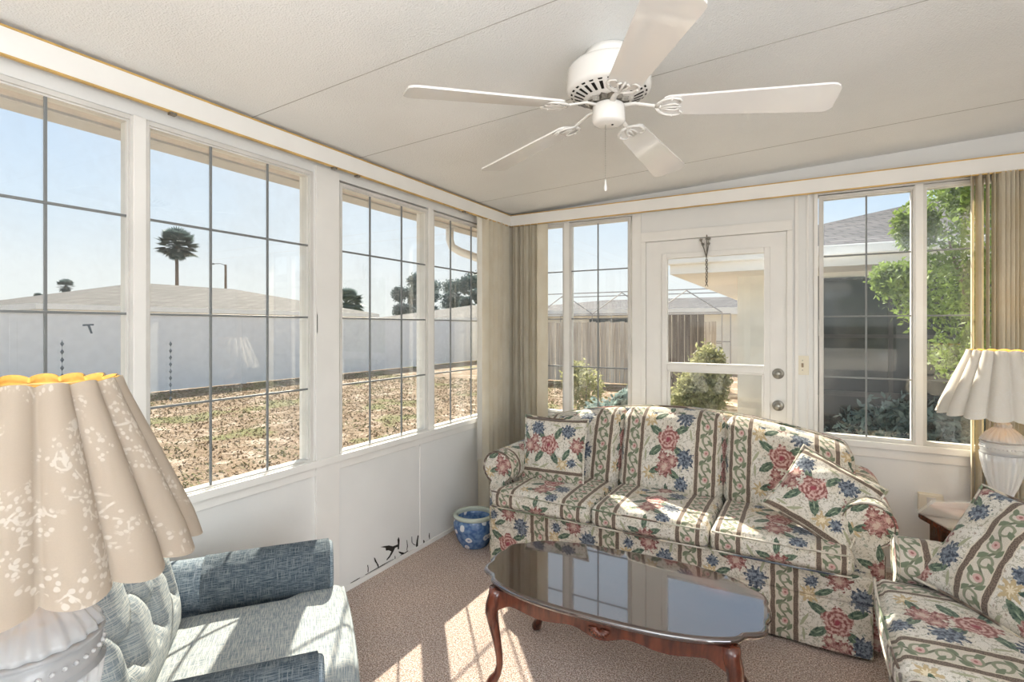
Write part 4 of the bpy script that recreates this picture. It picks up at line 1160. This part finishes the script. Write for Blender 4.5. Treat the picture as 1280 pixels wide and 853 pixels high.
# roof slab over the room
bm = B(); box(bm, -2.62, XR + .3, YF - .3, YB + .12, 2.62, 2.68); struct('roof_slab', bm, M['trim'], 'flat roof over the sunroom')
bm = B(); box(bm, XL - .1, XL - .06, YF - .1, YB + .1, 2.3, 2.62); box(bm, XL - .1, XR + .1, YB + .06, YB + .1, 2.4, 2.62); struct('roof_fascia', bm, M['trim'])

# white boundary fence
fn = thing('vinyl_fence', 'long white solid panel fence beyond the dry lawn', 'fence', (-13.8, 15, GZ))
bm = B(); box(bm, -.03, .03, -28, 30, .02, 1.86)
obj('fence_panels', bm, plain('white_fence', (.84, .84, .84), .6, var=.03), fn)
bm = B(); box(bm, -.05, .05, -28, 30, 1.86, 1.93, .005); obj('top_rail', bm, plain('white_fence_rail', (.86, .86, .86), .6), fn)
for k in range(24):
    bm = B(); box(bm, -.065, .035, -28 + k * 2.44 - .06, -28 + k * 2.44 + .06, 0, 1.90, .004); obj('fence_post', bm, fn.children[0].data.materials[0], fn)
# wooden fence behind the garden
wf = Mat('weathered_fence_boards', .9, .15); wf.col(wf.mix(wf.noise(3, 4, wf.coord('Object', scale=(8, 8, .4))).step(.3, .7), (.50, .42, .34), (.72, .64, .54)))
f2 = thing('wooden_fence', 'tan vertical board fence at the far side of the back garden', 'fence', (-7, 14, GZ))
bm = B()
for k in range(47): box(bm, -1.6 + k * .14, -1.6 + k * .14 + .128, -.012, .012 + .006 * (k % 2), .03, 1.72 + .012 * (k % 3))
obj('fence_boards', bm, wf.m, f2)
bm = B(); box(bm, -1.6, 4.9, .02, .06, .4, .48); box(bm, -1.6, 4.9, .02, .06, 1.4, 1.48); obj('fence_rails', bm, wf.m, f2)
for k in range(3): bm = B(); box(bm, -1.6 + k * 2.4 - .05, -1.6 + k * 2.4 + .05, -.06, .04, 0, 1.78, .004); obj('fence_post', bm, wf.m, f2)
f3 = thing('wooden_fence', 'dark shaded board fence running back beside the neighbouring house', 'fence', (-3.1, 12, GZ))
wd = Mat('dark_stained_boards', .9, .15); wd.col(wd.mix(wd.noise(3, 4, wd.coord('Object', scale=(8, 8, .4))).step(.3, .7), (.10, .085, .075), (.22, .19, .16)))
bm = B()
for k in range(8): box(bm, .0 + k * .14, .0 + k * .14 + .125, -.012, .012 + .006 * (k % 2), .03, 1.86)
obj('fence_boards', bm, wd.m, f3)
bm = B(); box(bm, 0, 1.1, .02, .06, .4, .48); obj('fence_rail', bm, wd.m, f3)

def roof_mat(name, c0, c1, row=.14, alongz=True):
    m = Mat(name, .9, .15); o_ = m.coord('Object'); x, y, z = m.xyz(o_)
    br = m.g.nodes.new('ShaderNodeTexBrick'); br.inputs['Scale'].default_value = 1
    v = m.g.nodes.new('ShaderNodeCombineXYZ'); s_ = (x + y * .37); m.g.links.new(s_.o, v.inputs[0]); m.g.links.new((z * 3.0).o, v.inputs[1]); m.g.links.new(v.outputs[0], br.inputs['Vector'])
    br.inputs['Color1'].default_value = (*c0, 1); br.inputs['Color2'].default_value = (*c1, 1); br.inputs['Mortar'].default_value = (*[c * .35 for c in c0], 1)
    br.inputs['Brick Width'].default_value = .30; br.inputs['Row Height'].default_value = row; br.inputs['Mortar Size'].default_value = .012
    c = X(m.g, br.outputs['Color']); n = m.noise(5, 4); c = m.mix(n.step(.3, .7), c, m.mix(1., c, (1.25, 1.22, 1.18), 'MULTIPLY')); m.col(c); m.bump(X(m.g, br.outputs['Fac']), .4, .02); return m.m
M['shingle'] = roof_mat('grey_shingles', (.085, .086, .098), (.14, .138, .150))
M['shingleT'] = roof_mat('tan_grey_shingles', (.10, .098, .098), (.155, .15, .148), .2)
def hip(bm, x0, x1, y0, y1, z0, pitch, ridge='y', th=.12):
    if ridge == 'y': h = (x1 - x0) / 2; a = ((x0 + x1) / 2, y0 + h, z0 + h * pitch); b = ((x0 + x1) / 2, y1 - h, z0 + h * pitch)
    else: h = (y1 - y0) / 2; a = (x0 + h, (y0 + y1) / 2, z0 + h * pitch); b = (x1 - h, (y0 + y1) / 2, z0 + h * pitch)
    c = [bm.verts.new(p) for p in ((x0, y0, z0), (x1, y0, z0), (x1, y1, z0), (x0, y1, z0))]; A = bm.verts.new(a); Bb = bm.verts.new(b)
    if ridge == 'y': bm.faces.new((c[0], c[1], A)); bm.faces.new((c[1], c[2], Bb, A)); bm.faces.new((c[2], c[3], Bb)); bm.faces.new((c[3], c[0], A, Bb))
    else: bm.faces.new((c[0], c[1], Bb, A)); bm.faces.new((c[1], c[2], Bb)); bm.faces.new((c[2], c[3], A, Bb)); bm.faces.new((c[3], c[0], A))
    bm.faces.new(c[::-1])
M['stucco'] = plain('cream_stucco', (.86, .83, .76), .85, var=.04, nscale=3)
M['darkwin'] = plain('dark_window_glass', (.035, .045, .05), .08, .5)
def house(name, label, x0, x1, y0, y1, ez, pitch, ridge, over=.6, mat='shingleT', wins=()):
    h = thing(name, label, 'house', ((x0 + x1) / 2, (y0 + y1) / 2, GZ)); c = h.location
    bm = B(); hip(bm, x0 - c.x, x1 - c.x, y0 - c.y, y1 - c.y, ez - GZ, pitch, ridge); obj('roof', bm, M[mat], h)
    bm = B(); box(bm, x0 - c.x, x1 - c.x, y0 - c.y, y1 - c.y, ez - GZ - .24, ez - GZ); obj('fascia', bm, M['trim'], h)
    bm = B(); box(bm, x0 + over - c.x, x1 - over - c.x, y0 + over - c.y, y1 - over - c.y, 0, ez - GZ - .24); wl_ = obj('house_wall', bm, M['stucco'], h)
    for (ax, p, a, b, za, zb) in wins:
        bm = B()
        if ax == 'x': box(bm, a - c.x, b - c.x, p - .03 - c.y, p + .05 - c.y, za - GZ, zb - GZ)
        else: box(bm, p - .03 - c.x, p + .05 - c.x, a - c.y, b - c.y, za - GZ, zb - GZ)
        obj('house_window', bm, M['darkwin'], h)
    return h
house('neighbour_house', 'low grey shingled hip roof house beyond the white fence, left of the utility pole', -42, -28, 9, 29, 2.45, .24, 'y', wins=(('y', -28.6, 12, 14, .9, 2.0), ('y', -28.6, 18, 20.5, .9, 2.0)))
house('neighbour_house', 'distant tan shingled roof house below the dark trees', -33, -20, 33, 50, 2.2, .20, 'y', wins=(('x', 33.6, -30, -28, .9, 1.9),))
house('neighbour_house', 'flat dark roofed house behind the tan wooden fence', -13.2, 1.5, 20, 29, 2.15, .14, 'x', mat='shingle', wins=(('x', 20.6, -8, -6, .8, 1.8),))
hw_ = house('neighbour_house', 'white house wing with grey shingle roof and white eave outside the door', -1.76, 9.0, 7.75, 17.0, 2.44, .33, 'x', .82, 'shingle', wins=(('x', 8.55, .12, 2.6, -.05, 2.12), ('x', 8.55, 3.2, 4.6, .9, 2.0)))
c = hw_.location
bm = B(); box(bm, -1.80 - c.x, 9.05 - c.x, 7.66 - c.y, 7.75 - c.y, 2.33 - GZ, 2.46 - GZ, .02); obj('gutter', bm, M['trim'], hw_)
bm = B()
for x_ in (.12, .95, 1.78, 2.6): box(bm, x_ - .025 - c.x, x_ + .025 - c.x, 8.50 - c.y, 8.53 - c.y, .5 - GZ, 2.15 - GZ)
box(bm, .1 - c.x, 2.62 - c.x, 8.49 - c.y, 8.53 - c.y, 1.28 - GZ, 1.33 - GZ); box(bm, .06 - c.x, 2.66 - c.x, 8.46 - c.y, 8.54 - c.y, .48 - GZ, .55 - GZ); obj('window_bars', bm, M['darkbar'], hw_)

# screen enclosure frame beyond the wooden fence
se = thing('screen_enclosure', 'thin grey aluminium screen enclosure frame above the wooden fence', 'screen enclosure', (-6, 17, GZ))
bm = B(); fm = .017
def bar(p, q): tube(bm, [p, q], fm, 4)
xs = [-2.6 + 2.1 * i for i in range(4)]
for i, x_ in enumerate(xs):
    for y_ in (0, 2): bar((x_, y_, 0), (x_, y_, 2.05))
    if i < 3:
        bar((x_, 0, 2.05), (x_ + 1.05, 0, 2.75)); bar((x_ + 1.05, 0, 2.75), (x_ + 2.1, 0, 2.05))
for y_ in (0, 2): bar((xs[0], y_, 2.05), (xs[-1], y_, 2.05)); bar((xs[0], y_, 2.78), (xs[-1], y_, 2.78)); bar((xs[0], y_, 1.1), (xs[-1], y_, 1.1))
obj('frame', bm, plain('bronze_frame', (.34, .33, .33), .5), se)

# plants
def leaf_mat(name, c0, c1, tr=.3):
    m = Mat(name, .6, .3); m.col(m.mix(m.noise(7, 3).step(.3, .7), c0, c1)); g = m.g
    t = g.nodes.new('ShaderNodeBsdfTranslucent'); t.inputs[0].default_value = (*[min(1, c * 1.4) for c in c1], 1); mx = g.nodes.new('ShaderNodeMixShader'); mx.inputs[0].default_value = tr
    g.links.new(m.b.outputs[0], mx.inputs[1]); g.links.new(t.outputs[0], mx.inputs[2]); g.links.new(mx.outputs[0], m.out.inputs[0]); return m.m
M['leafD'] = leaf_mat('dark_teal_leaves', (.06, .095, .10), (.14, .20, .20), .2)
M['leafG'] = leaf_mat('bright_green_leaves', (.03, .07, .02), (.24, .34, .08), .28)
M['leafO'] = leaf_mat('olive_hedge_leaves', (.13, .15, .07), (.42, .42, .22), .3)
M['leafB'] = leaf_mat('blue_green_leaves', (.10, .15, .14), (.26, .34, .32), .3)
M['bark'] = plain('bark', (.20, .15, .11), .9, var=.2)
def leaves(bm, n, blobs, size, rg, shell=.5):
    for i in range(n):
        cx_, cy_, cz_, rx, ry, rz = rg.choice(blobs)
        while True:
            d = Vector((rg.gauss(0, 1), rg.gauss(0, 1), rg.gauss(0, 1)))
            if d.length > .01: break
        d.normalize(); k = (shell + (1 - shell) * rg.random()) * (1 + .15 * rg.gauss(0, 1) * .6)
        p = Vector((cx_ + d.x * rx * k, cy_ + d.y * ry * k, cz_ + d.z * rz * k))
        if p.z < .02: continue
        a = Vector((rg.gauss(0, 1), rg.gauss(0, 1), rg.gauss(0, 1))).normalized(); b = a.cross(Vector((rg.gauss(0, 1), rg.gauss(0, 1), rg.gauss(0, 1)))).normalized()
        s = size * rg.uniform(.6, 1.3); a *= s; b *= s * .42
        bm.faces.new([bm.verts.new(q) for q in (p - a, p + b, p + a, p - b)])
def shrub(name, label, cat, loc, blobs, n, size, mat, stems, seed, group=None):
    t = thing(name, label, cat, loc, 0, group); rg = random.Random(seed)
    bm = B(); leaves(bm, n, blobs, size, rg); obj('foliage', bm, M[mat], t, fix=False)
    bm = B()
    for p in stems: tube(bm, p[0], p[1], 7)
    obj('stem', bm, M['bark'], t, smooth=True); return t
blobs = [(0, 0, 1.9, .40, .35, .35), (.35, .1, 2.35, .42, .40, .38), (.55, .1, 1.8, .45, .4, .4), (.25, .1, 2.75, .30, .3, .26), (.75, .1, 2.7, .4, .35, .4), (1.1, .2, 2.3, .45, .4, .5), (-.12, .1, 2.45, .17, .17, .22), (.3, 0, 1.35, .38, .3, .3), (.9, .2, 1.4, .5, .4, .5), (-.28, 0, 2.0, .18, .2, .14), (1.3, .2, 1.8, .4, .4, .6)]
shrub('shrub', 'tall bright green leafy shrub outside the right back window', 'shrub', (.92, 5.55, GZ), blobs, 22000, .028, 'leafG', [([(.4, .1, 0), (.38, .1, .8), (.25, .1, 1.7), (.1, .05, 2.3)], [.035, .03, .02, .008]), ([(.42, .1, 0), (.5, .12, 1.0), (.7, .1, 2.0), (.75, .1, 2.7)], [.03, .026, .018, .006])], 5)
blobs = [(0, 0, .62, .44, .40, .62), (.16, 0, .95, .34, .34, .50), (-.12, 0, .45, .42, .38, .45)]
shrub('hedge_bush', 'rounded olive clipped bush outside the door by the house corner', 'shrub', (-1.30, 7.45, GZ), [(a * .8, b * .8, c * .93, d * .8, e * .8, f * .93) for a, b, c, d, e, f in blobs], 12000, .035, 'leafO', [([(0, 0, 0), (0, 0, .6)], [.03, .01])], 6)
shrub('hedge_bush', 'small dark bush at the foot of the white house wall', 'shrub', (-.22, 8.2, GZ), [(0, 0, .5, .28, .2, .62)], 3500, .035, 'leafD', [([(0, 0, 0), (0, 0, .6)], [.03, .01])], 7)
shrub('garden_shrub', 'low blue green plant outside the window left of the door', 'shrub', (-2.35, 6.6, GZ), [(0, 0, .28, .42, .3, .34), (.25, .1, .45, .2, .2, .3)], 3500, .05, 'leafB', [([(0, 0, 0), (0, 0, .3)], [.02, .01])], 8)
shrub('garden_shrub', 'loose yellow olive shrub in the garden left of the door', 'shrub', (-3.4, 8.6, GZ), [(0, 0, .45, .35, .3, .45), (-.3, .2, .7, .25, .25, .3)], 2500, .04, 'leafO', [([(0, 0, 0), (0, 0, .5)], [.02, .01])], 9)
shrub('garden_shrub', 'pale olive shrub seen low through the door glass', 'shrub', (-1.05, 5.0, GZ), [(0, 0, .30, .34, .3, .38), (.3, .2, .22, .3, .25, .3)], 3000, .035, 'leafO', [([(0, 0, 0), (0, 0, .3)], [.02, .01])], 10)
shrub('garden_shrub', 'shaded dark shrub low outside the right back window', 'shrub', (.9, 6.4, GZ), [(0, 0, .4, .7, .4, .5), (.7, .2, .6, .5, .4, .6)], 6000, .045, 'leafD', [([(0, 0, 0), (0, 0, .4)], [.03, .01])], 11)
shrub('garden_shrub', 'dark low shrub against the shaded house windows', 'shrub', (3.4, 7.0, GZ), [(0, 0, .7, .7, .4, .9)], 5000, .05, 'leafD', [([(0, 0, 0), (0, 0, .4)], [.03, .01])], 12)
bm = B(); rg = random.Random(4)
def rock(label, loc, s):
    bm = B(); bmesh.ops.create_icosphere(bm, subdivisions=3, radius=1)
    for v in bm.verts:
        n = v.co.normalized(); v.co = Vector((n.x * s[0], n.y * s[1], n.z * s[2])) * (1 + .12 * sin(5 * n.x + 3 * n.y) + .08 * sin(9 * n.z + 4 * n.x))
    o = obj('garden_rock', bm, plain('pale_limestone', (.50, .44, .35), .9, var=.2, nscale=8), None, loc, smooth=True); tag(o, label, 'rock')
rock('pale rounded garden stone outside the right back window', (.50, 5.0, GZ + .08), (.26, .16, .13))
rock('small pale stone outside beside the larger garden stone', (.22, 5.25, GZ + .05), (.18, .11, .08))
rock('pale stone on the mulch outside the door', (-.45, 5.9, GZ + .06), (.20, .15, .10))

def Pt(px, py, d):
    lat = (px - 640) / 650 * d; th = radians(29.7)
    return Vector((lat * cos(th) - d * sin(th), lat * sin(th) + d * cos(th), CAM_H + (410 - py) / 650 * d))
# trees beyond the fence, each standing on the ground
def palm(label, base, h, r, nf, seed, droop=.5, skirt=True):
    t = thing('palm_tree', label, 'palm tree', base); rg = random.Random(seed)
    bm = B(); tube(bm, [(0, 0, 0), (.05, 0, h * .5), (0, 0, h)], [.24 * r / 2.6 + .02, .17 * r / 2.6 + .02, .15 * r / 2.6 + .02], 10); obj('trunk', bm, M['bark'], t, smooth=True)
    bm = B()
    for k in range(nf):
        a = rg.uniform(0, 2 * pi); e = rg.uniform(-1.25 if skirt else -.35, 1.35); L = r * rg.uniform(.8, 1.0) * (1 if e > -.4 else .72)
        d = Vector((cos(a) * cos(e), sin(a) * cos(e), sin(e))); o_ = Vector((0, 0, h)); mid = o_ + d * L * .45; side = d.cross(Vector((0, 0, 1))).normalized()
        tube(bm, [o_, mid], [.03, .02], 4)
        for j in range(13):
            f = (j - 6) / 6 * 1.15; dd = (d * cos(f) + side * sin(f)).normalized(); tip = mid + dd * L * .55 * (1 - .12 * abs(f)) - Vector((0, 0, droop * L * .16)); n_ = d.cross(side); w_ = side * cos(f) * .06 * L - d * sin(f) * .06 * L
            bm.faces.new([bm.verts.new(q) for q in (mid, (mid + tip) / 2 + w_, tip, (mid + tip) / 2 - w_)])
    obj('fronds', bm, M['leafD'], t, fix=False); return t
def palm_at(label, px, py, d, r, nf, seed, **k):
    p = Pt(px, py, d); palm(label, (p.x, p.y, GZ), p.z - GZ, r, nf, seed, **k)
palm_at('tall fan palm above the grey roof in the second left window', 221, 308, 62, 2.7, 150, 1)
palm_at('small distant palm left of the roof peak in the first window', 82, 359, 95, 1.9, 80, 2)
palm_at('smallest distant palm at the left edge of the first window', 48, 373, 110, 1.6, 60, 3)
palm_at('low spreading feathery palm at the left of the third window', 433, 380, 52, 2.3, 80, 4, skirt=False, droop=1.2)
up = thing('utility_pole', 'grey street light pole with curved arm beyond the grey roof', 'utility pole', tuple(Pt(282, 330, 58).xy) + (GZ,))
h_ = Pt(282, 331, 58).z - GZ
bm = B(); tube(bm, [(0, 0, 0), (0, 0, h_)], [.16, .12], 8); obj('pole', bm, M['bark'], up)
bm = B(); tube(bm, [(0, 0, h_ - .1), (-.5, -.25, h_ + .12), (-1.2, -.6, h_ + .1)], .04, 6); tube(bm, [(-1.2, -.6, h_ + .1), (-1.5, -.75, h_ + .06)], [.10, .08], 6); obj('lamp_arm', bm, M['muntin'], up)
rgm = random.Random(21)
for k, (px_, d_, ty, rad, lb) in enumerate(((520, 66, 342, 3.3, 'dark oak tree beyond the far roof, left one of the pair'), (572, 80, 338, 4.6, 'dark oak tree beyond the far roof, right one of the pair'), (606, 60, 352, 2.6, 'distant dark tree nearest the corner blinds'))):
    p = Pt(px_, ty, d_); top = p.z - GZ; bl4 = []
    for q in range(11): bl4.append((rgm.uniform(-rad, rad) * .7, rgm.uniform(-rad, rad) * .7, top * .64 + rgm.uniform(-.22, .25) * top, rad * rgm.uniform(.25, .42), rad * .35, top * rgm.uniform(.08, .13)))
    shrub('oak_tree', lb, 'tree', (p.x, p.y, GZ), bl4, 8000, .20, 'leafD', [([(0, 0, 0), (.1, 0, top * .3), (.3, 0, top * .55)], [.28, .22, .1]), ([(0, 0, top * .25), (-.8, 0, top * .6)], [.16, .06])], 30 + k, 'dark trees beyond the fence')
shrub('garden_shrub', 'far green shrub at the right end of the grey roof', 'shrub', (-37.6, 30.6, GZ), [(0, 0, 2.0, 1.2, 1.0, 1.0), (.6, .6, 2.6, .7, .7, .6)], 1500, .16, 'leafD', [([(0, 0, 0), (0, 0, 2)], [.1, .05])], 41)
